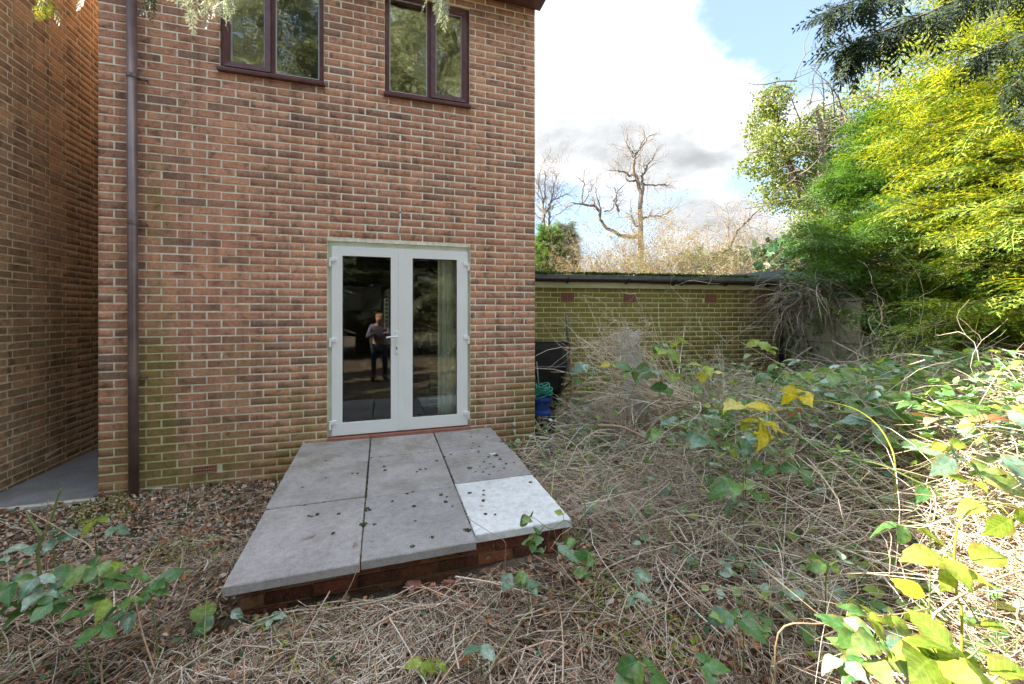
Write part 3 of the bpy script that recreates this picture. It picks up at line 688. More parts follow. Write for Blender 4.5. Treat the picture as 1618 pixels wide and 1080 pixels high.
wall_mb(SWd, -.3, STOP, []).build('wall', M['mortar_shed'], shed)
lay_bricks(shed, courses(SWd, STOP-.01, vents, 0, zstart=-.1, grid0=sg0, full=.213, lead=.1065, pj=.009), M['brick_shed'], sw, proud=.0035)
for v in vents:
    vb = grid_vent(v[0]+.008, v[1]-.008, v[2]+.008, v[3]-.008, 8, 6, -.012, t=.02, bar=.38).build('air_vent', M['rust'], shed)
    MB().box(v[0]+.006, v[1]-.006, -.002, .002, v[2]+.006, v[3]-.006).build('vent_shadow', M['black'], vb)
MB().box(0, SWd+.02, -.05, -.012, STOP-.016, STOP+.12).build('fascia', M['fascia'], shed)
mb = MB(); ns = 40                                  # sagging half round gutter
def gz(x): return 2.082-.022*(x-1.2)/4+.004*math.sin(x*3)
L_ = SWd+.25; N_ = 10
for i in range(ns+1):
    x = i/ns*L_
    for k in range(N_+1):
        a_ = math.pi*(k/N_); mb.v.append((x, -.105-.055*math.cos(a_), gz(x)-.055*math.sin(a_)))
for i in range(ns):
    for k in range(N_): b = i*(N_+1)+k; mb.f.append((b, b+1, b+N_+2, b+N_+1))
gut = mb.build('gutter', M['gutter'], shed, smooth=True); sm = gut.modifiers.new('t', 'SOLIDIFY'); sm.thickness = .004
for px in (893, 985, 1058, 1070, 1140, 1205):
    x = sx_at(px); mb = MB(); mb.tube([(x, -.17, gz(x)+.006), (x, -.165, gz(x)-.03), (x, -.105, gz(x)-.066), (x, -.05, gz(x)-.055), (x, -.04, gz(x)-.02)], .011, 6); mb.build('gutter_bracket', M['gutter'], gut)
# roof deck with felt and its raised mossy edge
mb = MB(); mb.box(0, SWd+.12, -.09, 3.2, 2.076, 2.132); mb.build('roof', M['felt'], shed, bevel=.006)
nn = 5200; X = rng.uniform(0, SWd+.1, nn); Yy = -.10+np.abs(rng.normal(0, .07, nn)); keep = (np.sin(X*2.1)+np.sin(X*5.3+1)+1.6-.55*np.clip(X-2.5, 0, 9)) > rng.uniform(-.8, 1.6, nn)
X = X[keep]; Yy = Yy[keep]; nn = len(X)
tri0 = np.array([[0, 0, 0], [.018, .004, .004], [.006, .018, .010], [-.006, .006, .018]]); tf0 = np.array([[0, 1, 2], [0, 2, 3], [0, 3, 1], [1, 3, 2]])
Mx = frames(rng.normal(size=(nn, 3)))*rng.uniform(.5, 1.4, nn)[:, None, None]
V, Fc = inst(tri0, tf0, Mx, np.stack([X, Yy, 2.135+rng.uniform(0, .03, nn)], 1))
o = link('moss', npmesh('moss', V, Fc), M['roof_moss'], shed); o['kind'] = 'stuff'
# downpipe at the right hand corner
dx_ = SWd-.02; mb = MB(); mb.tube([(dx_, -.105, 1.99), (dx_, -.105, 1.93)], .05, 12); mb.tube([(dx_, -.105, 1.95), (dx_+.01, -.105, 1.80), (dx_+.06, -.06, 1.72), (dx_+.07, -.055, .3)], .034, 12)
mb.tube([(dx_+.03, -.08, 1.79), (dx_+.075, -.055, 1.70)], .05, 12); mb.build('downpipe', M['gutter'], shed, smooth=True)
MB().box(.001, SWd-.001, .252, 3.0, -.3, 2.045).build('building_body', M['brick_shed'], shed)
# blue grey garage roof behind
q0 = at(1148, 443, 7.4); q1 = at(1243, 431, 8.6)
gar = empty('garage', (0, 0, 0), 'low garage with blue grey roof edge showing behind the outbuilding', 'garage')
A_ = Vector(at(1140, 438, 8.2)); B_ = Vector(at(1246, 431, 8.4)); 
ga = math.atan2(B_.y-A_.y, B_.x-A_.x); gl_ = (B_-A_).length
zt = 1.6+(HY-429)/F*8.4
gar.location = (A_.x, A_.y, 0); gar.rotation_euler[2] = ga
mb = MB(); k = 0; h = .13
zA, zB = 1.6+(HY-435)/F*8.2, 1.6+(HY-425)/F*8.4
mb.v += [(0, 0, zA-h), (gl_, 0, zB-h), (gl_+.2, 5, zB-h), (0, 5, zA-h), (0, 0, zA), (gl_, 0, zB), (gl_+.2, 5, zB), (0, 5, zA)]
mb.f += [(0, 3, 2, 1), (4, 5, 6, 7), (0, 1, 5, 4), (1, 2, 6, 5), (2, 3, 7, 6), (3, 0, 4, 7)]
mb.build('roof', M['blue_roof'], gar)
MB().box(.15, gl_-.1, .12, 4.8, -.2, zA-h-.004).build('wall', M['brick_shed'], gar)
MB().box(gl_+.001, gl_+1.3, .3, 4.8, zB-.22, zB-.02).build('lean_to_roof', M['blue_roof'], gar)
MB().box(gl_+.05, gl_+1.25, .42, 4.7, -.2, zB-.222).build('lean_to_wall', M['brick_shed'], gar)

# ------------------------------------------------------------------ foliage kit
def frond(nb_=8, seed=0, w=.014, droop=.22):
    r = random.Random(seed); V = []; T = []
    def z(x, y): return -droop*x*x-.25*abs(y)**1.5
    def add(*p):
        b = len(V); V.extend([(x, y, z(x, y)+dz) for x, y, dz in p]); return b
    b = add((0, -.008, 0), (0, .008, 0), (.5, -.007, 0), (.5, .007, 0), (1, 0, 0)); T.extend([(b, b+2, b+1), (b+1, b+2, b+3), (b+2, b+4, b+3)])
    for i in range(nb_):
        t = .06+.90*i/nb_
        for s in (-1, 1):
            tt = t+(.03 if s > 0 else 0); L = .46*(1-tt)**.75*min(1, tt*3+.45)*r.uniform(.8, 1.1); a = math.radians(r.uniform(38, 52))
            dx, dy = math.cos(a), s*math.sin(a); nx_, ny_ = -dy, dx
            e = r.uniform(-.03, .03)
            b = add((tt, 0, 0), (tt+dx*L*.5+nx_*w, dy*L*.5+ny_*w, e), (tt+dx*L*.5-nx_*w, dy*L*.5-ny_*w, e), (tt+dx*L, dy*L, e*2))
            T.extend([(b, b+2, b+1), (b+1, b+2, b+3)])
            for u in (.34, .66):
                l2 = L*.30*(1.15-u)
                for s2 in (-1, 1):
                    cx, cy = tt+dx*L*u, dy*L*u
                    a2 = math.atan2(dy, dx)+s2*.7
                    ex, ey = cx+math.cos(a2)*l2*1.5, cy+math.sin(a2)*l2*1.5
                    b = add((cx-dx*.018, cy-dy*.018, e*u*2), (cx+dx*.022, cy+dy*.022, e*u*2), (ex, ey, e*u*2)); T.append((b, b+1, b+2))
    return np.array(V), np.array(T)
def conifer_parts(H, Rb, seed, nbr=150, per=30, fl=.36, pw=.75, zlo=.35, elev=(5, 35), full=.35, nb_=8, low=1.):
    """branches that rise from a trunk and carry flat sprays; returns crown verts/tris, limb polylines"""
    r = np.random.default_rng(seed); fr_ = [frond(nb_, k) for k in range(1)]
    P = []; D = []; S = []; limbs = []
    for i in range(nbr):
        h = zlo+(H-zlo)*((i+.5)/nbr)**1.15; q = 1-h/H
        L = Rb*(q**pw)*min(1, low+h/3.2)*r.uniform(.78, 1.12)+.12; a = i*2.39996+r.uniform(-.4, .4); e = np.radians(r.uniform(*elev))
        d = np.array([math.cos(a)*math.cos(e), math.sin(a)*math.cos(e), math.sin(e)]); side = np.array([-math.sin(a), math.cos(a), 0])
        base = np.array([0, 0, h*.93-.15*L]); base[2] = max(base[2], .15)
        ts = np.linspace(0, 1, 6); limbs.append(base+np.outer(ts*L, d)+np.outer(-.16*L*ts**2, [0, 0, 1]))
        k = int(per*(.45+.55*min(1, L/Rb*1.3)))
        t = full+(1-full)*r.uniform(0, 1, k)**.8; off = r.normal(0, .22, k)*L*(1.15-t)*.9+r.normal(0, .05, k)
        p = base+np.outer(t*L, d)+np.outer(-.16*L*t**2, [0, 0, 1])+np.outer(off, side)+r.normal(0, .05, (k, 3))
        dd = d+np.outer(np.sign(off)*r.uniform(0, .9, k), side)+r.normal(0, .28, (k, 3)); dd[:, 2] -= r.uniform(0, .55, k)
        P.append(p); D.append(dd); S.append(fl*r.uniform(.65, 1.2, k))
    P = np.concatenate(P); D = np.concatenate(D); S = np.concatenate(S)
    Mx = frames(D, None, r.normal(0, .45, len(D)))*S[:, None, None]
    V, T = inst(fr_[0][0], fr_[0][1], Mx, P)
    return V, T, np.array(limbs)
def conifer_tree(label, loc, H, Rb, seed, matl, name='conifer_tree', group=None, rz=0, sc=1, **k):
    t = empty(name, loc, label, 'tree', group, rz); t.scale = (sc,)*3
    V, T, L = conifer_parts(H, Rb, seed, **k)
    link('crown', npmesh('crown', V, T), matl, t)
    rr = np.linspace(.028, .006, L.shape[1])[None]*np.linspace(1.2, .5, len(L))[:, None]
    V2, Q2 = tubes(L, rr, 4); link('limbs', npmesh('limbs', V2, Q2), M['bark'], t)
    MB().tube([(0, 0, -.2), (.03, 0, H*.3), (0, .04, H*.65), (0, 0, H*.97)], [.14*H/7, .11*H/7, .06*H/7, .01], 8).build('trunk', M['bark'], t, smooth=True)
    return t
def copy_tree(o, **kw):
    c = o.copy(); COL.objects.link(c)
    for ch in o.children: d = ch.copy(); COL.objects.link(d); d.parent = c
    for a, b in kw.items(): c[a] = b
    return c
def grow(r, start, d, L, rad, depth, out, wig=.35, kids=(2, 4), shrink=.62, grav=0., n=6, spread=.9):
    p = np.array(start, float); d = np.array(d, float); d /= np.linalg.norm(d); pts = [p.copy()]; dirs = [d.copy()]
    for i in range(n-1):
        d = d+r.normal(0, wig, 3)*.5; d[2] += grav; d /= np.linalg.norm(d); p = p+d*L/(n-1); pts.append(p.copy()); dirs.append(d.copy())
    out.append((np.array(pts), np.linspace(rad, rad*.45, n)))
    if depth > 0:
        for k in range(r.integers(kids[0], kids[1]+1)):
            i = r.integers(1, n); s = r.normal(0, 1, 3); s -= s.dot(dirs[i])*dirs[i]; s /= np.linalg.norm(s)+1e-6
            grow(r, pts[i], dirs[i]+s*spread*r.uniform(.5, 1.2), L*shrink*r.uniform(.6, 1.1), max(rad*(1-.5*i/n)*.62, .0022), depth-1, out, wig, kids, shrink, grav, n, spread)
def tube_mesh(name, polys, n=4):
    S = max(len(p) for p, _ in polys); P = []; Rr = []
    for p, r_ in polys:
        if len(p) < S:
            t = np.linspace(0, len(p)-1, S); i0 = np.clip(t.astype(int), 0, len(p)-2); f_ = (t-i0)[:, None]
            r_ = np.asarray(r_); p, r_ = p[i0]*(1-f_)+p[i0+1]*f_, r_[i0]*(1-f_[:, 0])+r_[i0+1]*f_[:, 0]
        P.append(p); Rr.append(r_)
    V, Q_ = tubes(np.array(P), np.array(Rr), n); return npmesh(name, V, Q_, True)

# small leaf used in masses
leafq_v = np.array([[0, 0, 0], [.35, .32, .05], [.75, .26, .02], [1, 0, -.06], [.75, -.26, .02], [.35, -.32, .05]]); leafq_f = np.array([[0, 3, 1], [1, 3, 2], [0, 4, 3], [0, 5, 4]])
def leafmass(name, P, size, matl, parent=None, up=.5, seed=0, loc=None):
    r = np.random.default_rng(seed); k = len(P)
    U = r.normal(size=(k, 3)); U[:, 2] = np.abs(U[:, 2])+up; U /= np.linalg.norm(U, axis=1, keepdims=True)
    Mx = frames(r.normal(size=(k, 3)), U)*(size*r.uniform(.6, 1.3, k))[:, None, None]
    V, T = inst(leafq_v, leafq_f, Mx, P); return link(name, npmesh(name, V, T), matl, parent, loc)

# ------------------------------------------------------------------ trees on the right
conifer_tree('dark green feathery conifer standing beside the right end of the outbuilding', (10.2, -.25, .1), 5.2, 2.25, 3, M['conifer'], nbr=290, per=26, fl=.44, pw=.5, nb_=6, full=.35, zlo=1.25)
c1 = conifer_tree('golden green conifer filling the right edge, its upper half in full sun', (9.85, -2.35, .1), 9.6, 2.5, 5, M['conifer_gold'], nbr=470, per=27, fl=.48, pw=.42, nb_=6, full=.4, zlo=.7, low=.35)
def con_copy(label, loc, sc, rz, matl=None, group=None):
    c = copy_tree(c1); c.location = loc; c.scale = sc; c.rotation_euler[2] = rz; c['label'] = label
    if group: c['group'] = group
    if matl:
        ch = [q for q in c.children if q.name.startswith('crown')][0]; ch.material_slots[0].link = 'OBJECT'; ch.material_slots[0].material = matl
    return c
# tall conifers at the bottom of the garden, behind the camera: mirrored in the panes
FG = 'conifers at the foot of the garden'
con_copy('conifer at the foot of the garden, mirrored in the left upstairs window', (-1.5, -11.2, 0), (1.45, 1.45, 1.55), 1., M['conifer_far'], FG)
con_copy('conifer at the foot of the garden, mirrored in the glass of the garden doors', (1.6, -12.2, 0), (1.4, 1.4, 1.5), 3., M['conifer_far'], FG)
con_copy('conifer at the foot of the garden, mirrored in the right upstairs window', (4.6, -11.2, 0), (1.5, 1.5, 1.6), 5., M['conifer_far'], FG)

for k_, (x, y, z_, rz) in enumerate(((-3.1, -.9, .62, .4), (-3.4, -2.5, .60, 2.2), (-3.3, -4.3, .58, 3.6))):  # added out of view on the left to shade the foreground
    con_copy(['conifer on the left boundary nearest the neighbouring house', 'middle conifer on the left boundary', 'conifer on the left boundary farthest from the neighbouring house'][k_], (x, y, 0), (.46, .46, z_), rz, M['conifer_far'], 'conifers on the left boundary')

# ivy covered tree behind the outbuilding
IZ = 10.5; ip = at(1345, 470, IZ)
iv = empty('ivy_covered_tree', (ip[0], ip[1], 0), 'tall ivy covered tree with bare pale twigs behind the outbuilding', 'tree')
r_ = np.random.default_rng(5); polys = []
lim = [[(1345, 560, IZ), (1335, 430, IZ), (1300, 360, IZ), (1265, 300, IZ-.2), (1235, 230, IZ-.3), (1222, 150, IZ-.3)], [(1345, 540, IZ), (1360, 400, IZ+.3), (1365, 300, IZ+.3), (1375, 220, IZ+.4), (1390, 120, IZ+.4)], [(1345, 520, IZ), (1330, 380, IZ-.4), (1295, 300, IZ-.5), (1300, 220, IZ-.6), (1290, 170, IZ-.6)]]
for L in lim:
    pts = np.array([at(*p) for p in L])-np.array([ip[0], ip[1], 0]); polys.append((pts, np.linspace(.13, .03, len(pts))))
    for k in range(44):
        i = r_.integers(1, len(pts)); grow(r_, pts[i]+r_.normal(0, .25, 3)+[-.1, -.35, 0], r_.normal(0, 1, 3)+[-.3, -.5, -.1], r_.uniform(.7, 1.6), .017, 2, polys, wig=.7, kids=(2, 3), grav=-.06)
link('trunk', tube_mesh('trunk', polys[:1]+[q for q in polys if q[1][0] > .1], 7), M['bark'], iv)
link('twigs', tube_mesh('twigs', [q for q in polys if q[1][0] <= .1], 4), M['bark_pale'], iv)
P = []
for px, py, rx, ry, k in ((1222, 160, 26, 24, 800), (1208, 200, 30, 30, 900), (1232, 225, 40, 26, 1000), (1200, 262, 34, 20, 600), (1255, 262, 45, 35, 1500), (1240, 305, 42, 28, 1200), (1285, 210, 30, 40, 900), (1300, 300, 50, 50, 1900), (1320, 235, 40, 45, 1100), (1345, 185, 40, 45, 900), (1385, 150, 40, 50, 900), (1360, 260, 55, 70, 1900), (1290, 360, 42, 40, 1300), (1330, 390, 55, 60, 1900), (1285, 415, 26, 30, 600), (1370, 340, 60, 70, 1500)):
    c = np.array(at(px, py, IZ+r_.uniform(-.5, .5))); q = r_.normal(size=(k, 3)); q /= np.linalg.norm(q, axis=1, keepdims=True); q *= (r_.uniform(.35, 1, (k, 1)))**.5*(1+.25*np.sin(q[:, :1]*7+q[:, 2:]*5))
    P.append(c+q*np.array([rx/F*IZ, rx/F*IZ, ry/F*IZ]))
P = np.concatenate(P)-np.array([ip[0], ip[1], 0])
P = np.concatenate([P, P+r_.normal(0, .06, P.shape)]); leafmass('crown', P, .062, M['ivy'], iv, up=.2, seed=3)

# bare oak
def oak(label, Z, limbs, seed, name='bare_tree', matl='bark_pale', twig=.5, dens=5, cat='tree', mtw='twig', tr=.008):
    b = at(limbs[0][0][0], 0, Z); base = np.array([b[0], b[1], 0]); r = np.random.default_rng(seed)
    t = empty(name, tuple(base), label, cat); big = []; small = []
    for L in limbs:
        pts = np.array([at(p[0], p[1], Z+(p[3] if len(p) > 3 else 0)) for p in L])-base; rad = np.array([p[2]*Z/F*.78 for p in L])
        # resample with a little wander so that limbs read as grown
        tt = np.linspace(0, len(L)-1, 3*len(L)); i0 = np.clip(tt.astype(int), 0, len(L)-2); f_ = (tt-i0)[:, None]
        q = pts[i0]*(1-f_)+pts[i0+1]*f_+r.normal(0, .0045*Z*.3, (len(tt), 3)); rr = rad[i0]*(1-f_[:, 0])+rad[i0+1]*f_[:, 0]
        big.append((q, rr))
        for k in range(int(dens*len(L))):
            i = r.integers(2, len(q))
            if rr[i] > tr*9: continue
            dvec = q[min(i+1, len(q)-1)]-q[i-1]; dvec /= np.linalg.norm(dvec)
            grow(r, q[i], dvec*.7+r.normal(0, .7, 3)+[0, 0, .25], twig*r.uniform(.5, 1.4), max(rr[i]*.4, tr), 3, small, wig=.6, kids=(2, 3), grav=.03)
    link('trunk', tube_mesh('trunk', big, 7), M[matl], t); 
    if small: link('twigs', tube_mesh('twigs', small, 3), M[mtw], t)
    return t
oak('tall gnarled bare oak with a long crooked limb reaching left', 26, [
    [(1016, 470, 6.5), (1013, 400, 6), (1012, 350, 5), (1013, 310, 4.5), (1010, 292, 4), (1003, 275, 4), (1000, 262, 3.2), (1004, 244, 2.6), (1010, 238, 1.8), (1018, 226, 1.2), (1024, 215, .9), (1040, 210, .6)],
    [(1013, 310, 3), (1017, 296, 2.8), (1014, 280, 2.6), (1020, 270, 2.2), (1024, 258, 1.6), (1032, 250, 1)],
    [(1012, 372, 5), (996, 375, 4), (975, 368, 3.6), (955, 358, 3.4), (948, 345, 3), (948, 335, 3), (940, 325, 2.6), (922, 322, 2.2), (906, 321, 1.4)],
    [(920, 322, 1.6), (920, 305, 1.3), (923, 290, 1.1), (914, 280, .8)], [(922, 320, 1.2), (930, 305, 1), (938, 292, .7), (944, 280, .5)],
    [(1000, 276, 2.2), (985, 272, 1.8), (975, 269, 1.2), (960, 268, .7)], [(1004, 285, 2), (996, 286, 1.2), (990, 284, .7)],
    [(1015, 290, 1.8), (1032, 293, 1.5), (1045, 292, 1), (1058, 290, .6)], [(1004, 244, 1.6), (995, 236, 1.2), (990, 225, .8), (992, 212, .5)], [(1010, 236, 1.2), (1020, 218, 1), (1018, 206, .6)],
    [(1014, 347, 2.4), (1030, 341, 1.8), (1045, 342, 1.2), (1062, 332, .7)], [(1006, 358, 2.4), (1000, 348, 2.2), (998, 340, 1.4)],
    [(970, 318, 1.6), (976, 308, 1), (970, 296, .8)], [(975, 322, 1.6), (978, 335, 1.5), (972, 322, 1.2), (978, 300, .9), (990, 290, .6)], [(950, 334, 1.6), (944, 315, 1.1), (942, 295, .6)], [(955, 333, 1.4), (968, 330, 1), (972, 318, .6)]], 2, twig=1.1, dens=3.2, tr=.010)
oak('slender bare tree branching close to the corner of the house', 20, [
    [(852, 480, 3.4), (856, 370, 3), (860, 340, 2.6), (858, 322, 2), (862, 300, 1.4), (860, 270, .9)], [(868, 470, 3), (869, 350, 2.6), (866, 332, 2), (872, 315, 1.4), (876, 290, .9), (882, 275, .5)],
    [(858, 322, 1.6), (850, 305, 1.1), (852, 285, .6)], [(866, 325, 1.6), (882, 312, 1), (896, 305, .6)], [(860, 318, 1.3), (850, 290, 1), (856, 262, .6)]], 4, twig=1.2, dens=6, tr=.009)
# two small conifers over the outbuilding roof
cA = at(866, 470, 15); k1 = conifer_tree('yellow green small conifer beside the house corner, over the outbuilding roof', (cA[0], cA[1], 0), 5.0, 1.25, 21, M['conifer'], nbr=210, per=30, fl=.46, pw=.9)
cB = at(893, 470, 16); k2 = conifer_tree('taller blue green young conifer over the outbuilding roof', (cB[0], cB[1], 0), 5.35, 1.15, 22, M['conifer_pale'], nbr=210, per=30, fl=.44, pw=.95)
k2.children[0].data.materials[0] = M['conifer_far']
# thicket of autumn shrubs behind the outbuilding
def shrub(label, pxs, Z, seed, lm='autumn', nleaf=2600, nst=60, name='autumn_shrub', spread=1.0, sticks='twig', ls=.034):
    r = np.random.default_rng(seed); b = at((pxs[0]+pxs[1])/2, 500, Z); base = np.array([b[0], b[1], 0]); polys = []; P = []
    hw = (pxs[1]-pxs[0])/2/F*Z; H = lambda u: 1.6+(HY-(pxs[2]+(pxs[3]-pxs[2])*abs(u)**1.6))/F*Z
    for k in range(nst):
        u = r.uniform(-1, 1); o = np.array([u*hw*math.cos(TH), -u*hw*math.sin(TH), .0])+np.array([math.sin(TH), math.cos(TH), 0])*r.uniform(-.6, .6)
        h = H(u)*r.uniform(.8, 1.08); d = np.array([r.normal(0, .35)*spread, r.normal(0, .35), 1.])
        o[:2] *= .75; tl = []; grow(r, o+[0, 0, h*.42], d, h*.60, .012, 3, polys, wig=.55*spread, kids=(2, 3), grav=-.04)
    for p, rr in polys:
        if rr[0] < .008: P.append(p[2:])
    P = np.concatenate(P) if P else np.zeros((1, 3)); P = P[r.integers(0, len(P), nleaf)]+r.normal(0, .05, (nleaf, 3))
    t = empty(name, tuple(base), label, 'shrub')
    link('stems', tube_mesh('stems', polys, 3), M[sticks], t)
    if lm and nleaf > 10: leafmass('foliage', P, ls, M[lm], t, up=.1, seed=seed)
    return t
shrub('pale tangled twiggy shrub at the left of the thicket over the outbuilding roof', (905, 985, 385, 420), 13.0, 31, 'autumn', 8000, 110)
shrub('rusty orange leaved shrub at the foot of the bare oak', (940, 1080, 362, 412), 13.5, 32, 'autumn', 26000, 130)
shrub('tan leaved bush right of the bare oak', (1030, 1110, 378, 418), 12.8, 33, 'autumn', 16000, 120)
shrub('ivy green bush in the middle of the thicket over the roof', (1060, 1120, 385, 420), 12.2, 34, 'ivy', 8000, 36)
shrub('pale arching bramble bush behind the blue grey roof', (1105, 1215, 360, 410), 12.0, 35, 'autumn', 8000, 130, spread=1.6)
shrub('sparse upright saplings behind the blue grey roof', (1130, 1290, 325, 385), 14.5, 36, 'autumn', 350, 70, spread=.6, sticks='twig')
oak('bare sapling leaning right above the thicket', 15, [[(1080, 470, 1.6), (1095, 420, 1.4), (1108, 395, 1.1), (1115, 375, .9), (1121, 355, .5)], [(1108, 398, 1.0), (1095, 378, .7), (1085, 372, .4)]], 9, twig=.5, dens=3, tr=.006)
oak('long leaning twiggy branch against the cloud beside the ivy covered tree', 14, [[(1130, 470, 2.2), (1150, 400, 2), (1165, 365, 1.8), (1185, 345, 1.6), (1205, 325, 1.2), (1225, 312, .8)], [(1150, 400, 1.4), (1152, 360, 1.1), (1150, 335, .6)]], 10, twig=.7, dens=5, tr=.006)
oak('mossy fallen bough lying across the thicket behind the roof', 12.5, [[(1200, 475, 3), (1205, 428, 3), (1235, 421, 3), (1262, 416, 2.6), (1290, 412, 2)]], 12, twig=.5, dens=3, tr=.006)
# dense hedge beyond the concrete fence
r_ = np.random.default_rng(78); P = np.stack([r_.uniform(12.4, 15.5, 16000), r_.uniform(-9, 9, 16000), 3.6*r_.uniform(0, 1, 16000)**.8], 1); P[:, 0] += .5*np.sin(P[:, 1]*2+P[:, 2])
hg = leafmass('boundary_hedge', P, .26, M['ivy_dark'], None, seed=18); tag(hg, kind='stuff')
# far treeline
r_ = np.random.default_rng(77); P = []
for i in range(260):
    x = r_.uniform(-120, 170); y = r_.uniform(75, 130); s_ = r_.uniform(3, 6); k = 60
    q = r_.normal(size=(k, 3)); q /= np.linalg.norm(q, axis=1, keepdims=True); P.append(np.array([x, y, s_*.35])+q*np.array([s_, s_, s_*.6])*r_.uniform(.5, 1, (k, 1)))
P = np.concatenate(P); P = P[P[:, 2] > 0]; fw = leafmass('distant_wood', P, 1.1, M['twig'], None, seed=8); tag(fw, kind='stuff')

# ------------------------------------------------------------------ boughs that hang into the picture from a tree above the camera
def bough(label, path, rad, fr_px, matl, seed, n=60, spread=.9, hang=.7, sway=.10, side=None, group=None):
    r = np.random.default_rng(seed); pts = np.array([at(*p) for p in path]); base = pts[0]
    t = empty('overhanging_bough', tuple(base), label, 'branch', group); pts = pts-base
    MB().tube([tuple(p) for p in pts], list(np.linspace(rad, rad*.3, len(pts))), 6).build('branch', M['bark'], t, smooth=True)
    tt = r.uniform(.12, 1, n)*(len(pts)-1); i0 = np.clip(tt.astype(int), 0, len(pts)-2); f_ = (tt-i0)[:, None]
    p = pts[i0]*(1-f_)+pts[i0+1]*f_; d = pts[i0+1]-pts[i0]; d /= np.linalg.norm(d, axis=1, keepdims=True)
    dd = d*.7+r.normal(0, spread*.55, (n, 3)); dd[:, 2] -= hang*r.uniform(.3, 1.3, n)
    S = fr_px/F*np.mean([q[2] for q in path])*r.uniform(.6, 1.2, n)
    v0, t0 = frond(7, seed, w=.022, droop=.35)
    V, T = inst(v0, t0, frames(dd, None, r.normal(0, .8, n))*S[:, None, None], p+r.normal(0, sway*.1, (n, 3)))
    link('foliage', npmesh('foliage', V, T), matl, t); return t
DK = M['conifer_dark']; PL = M['conifer_pale']; GD = M['conifer_gold']  # bough colours carry shade and sunlight
bough('dark conifer bough hanging across the top right corner', [(1720, -60, 2.5), (1600, -20, 2.5), (1500, 5, 2.45), (1420, 40, 2.4), (1360, 62, 2.4), (1345, 75, 2.4)], .010, 70, DK, 1, 120)
bough('dark drooping conifer spray at the top, left tip of the right hand boughs', [(1500, -70, 2.3), (1430, -30, 2.3), (1370, -5, 2.3), (1320, 10, 2.3), (1308, 22, 2.3)], .007, 55, DK, 2, 70)
bough('dark conifer bough slanting down in front of the golden conifer', [(1760, 20, 2.2), (1680, 40, 2.2), (1618, 55, 2.2), (1570, 75, 2.2), (1540, 95, 2.2)], .008, 55, DK, 3, 46, hang=.5)
bough('dark conifer tips hanging at the right edge under the other boughs', [(1760, 60, 1.9), (1680, 95, 1.9), (1630, 110, 1.9), (1600, 135, 1.9)], .007, 60, DK, 4, 22)
bough('golden lit conifer tip hanging over the neighbouring wall at the top left', [(60, -90, 1.8), (66, -45, 1.8), (70, -12, 1.8), (72, 8, 1.8)], .004, 34, GD, 5, 16, hang=.9, spread=.7)
bough('small pale conifer tip in front of the neighbouring wall beside the house edge', [(140, -80, 1.9), (138, -40, 1.9), (136, -12, 1.9)], .003, 30, PL, 6, 8, hang=1)
bough('dark green conifer tip hanging right of the downpipe', [(300, -110, 1.7), (270, -60, 1.7), (245, -18, 1.7), (238, 4, 1.7)], .004, 36, DK, 7, 12, hang=.9, spread=.7)
bough('pale conifer tips hanging over the left upstairs window', [(420, -110, 1.8), (380, -60, 1.8), (340, -22, 1.8), (318, -2, 1.8), (300, 10, 1.8)], .005, 40, PL, 8, 26, hang=.9)
bough('pale conifer spray hanging at the left frame of the left upstairs window', [(440, -90, 1.75), (400, -45, 1.75), (370, -16, 1.75), (352, 6, 1.75)], .004, 34, PL, 9, 22, hang=1)
bough('pale conifer spray hanging over the top of the right upstairs window', [(640, -100, 1.8), (670, -50, 1.8), (690, -18, 1.8), (702, 0, 1.8)], .005, 38, PL, 10, 34, hang=1)
bough('short dark conifer tip at the top left of the right upstairs window', [(600, -90, 1.8), (610, -48, 1.8), (612, -20, 1.8)], .004, 34, DK, 11, 9, hang=1)

# ------------------------------------------------------------------ ground litter
def place_ok(X, Y, zone=None):
    ok = ~((X > 1.555)&(X < 3.44)&(Y > -2.06))                       # patio
    ok &= ~((Y > -.03)&(X < 3.99))                                    # houses and path
    ok &= (Y < 1.02-(X-4.5)*.108)
    ok &= ~((X < 3.99)&(X > 3.4)&(Y > -.02))
    Zd = (X-CAM[0])*math.sin(TH)+(Y-CAM[1])*math.cos(TH); return ok&(Zd > .35)
def scatter(n, seed, x=(-1.6, 9.8), y=(-4.2, 1.0), power=1.3, dens=None):
    r = np.random.default_rng(seed); outX = []; outY = []; tot = 0
    while tot < n:
        X = r.uniform(*x, 60000); Y = r.uniform(*y, 60000); Zd = (X-CAM[0])*math.sin(TH)+(Y-CAM[1])*math.cos(TH)
        XR = (X-CAM[0])*math.cos(TH)-(Y-CAM[1])*math.sin(TH)
        k = place_ok(X, Y)&(np.abs(XR) < Zd*1.33+.25)&(Zd > .9)
        pr = np.where(k, 1/np.maximum(Zd, .8)**power, 0)*(dens(X, Y) if dens else 1)
        k = r.uniform(0, 1, len(X)) < pr
        outX.append(X[k]); outY.append(Y[k]); tot += k.sum()
    return np.concatenate(outX)[:n], np.concatenate(outY)[:n]
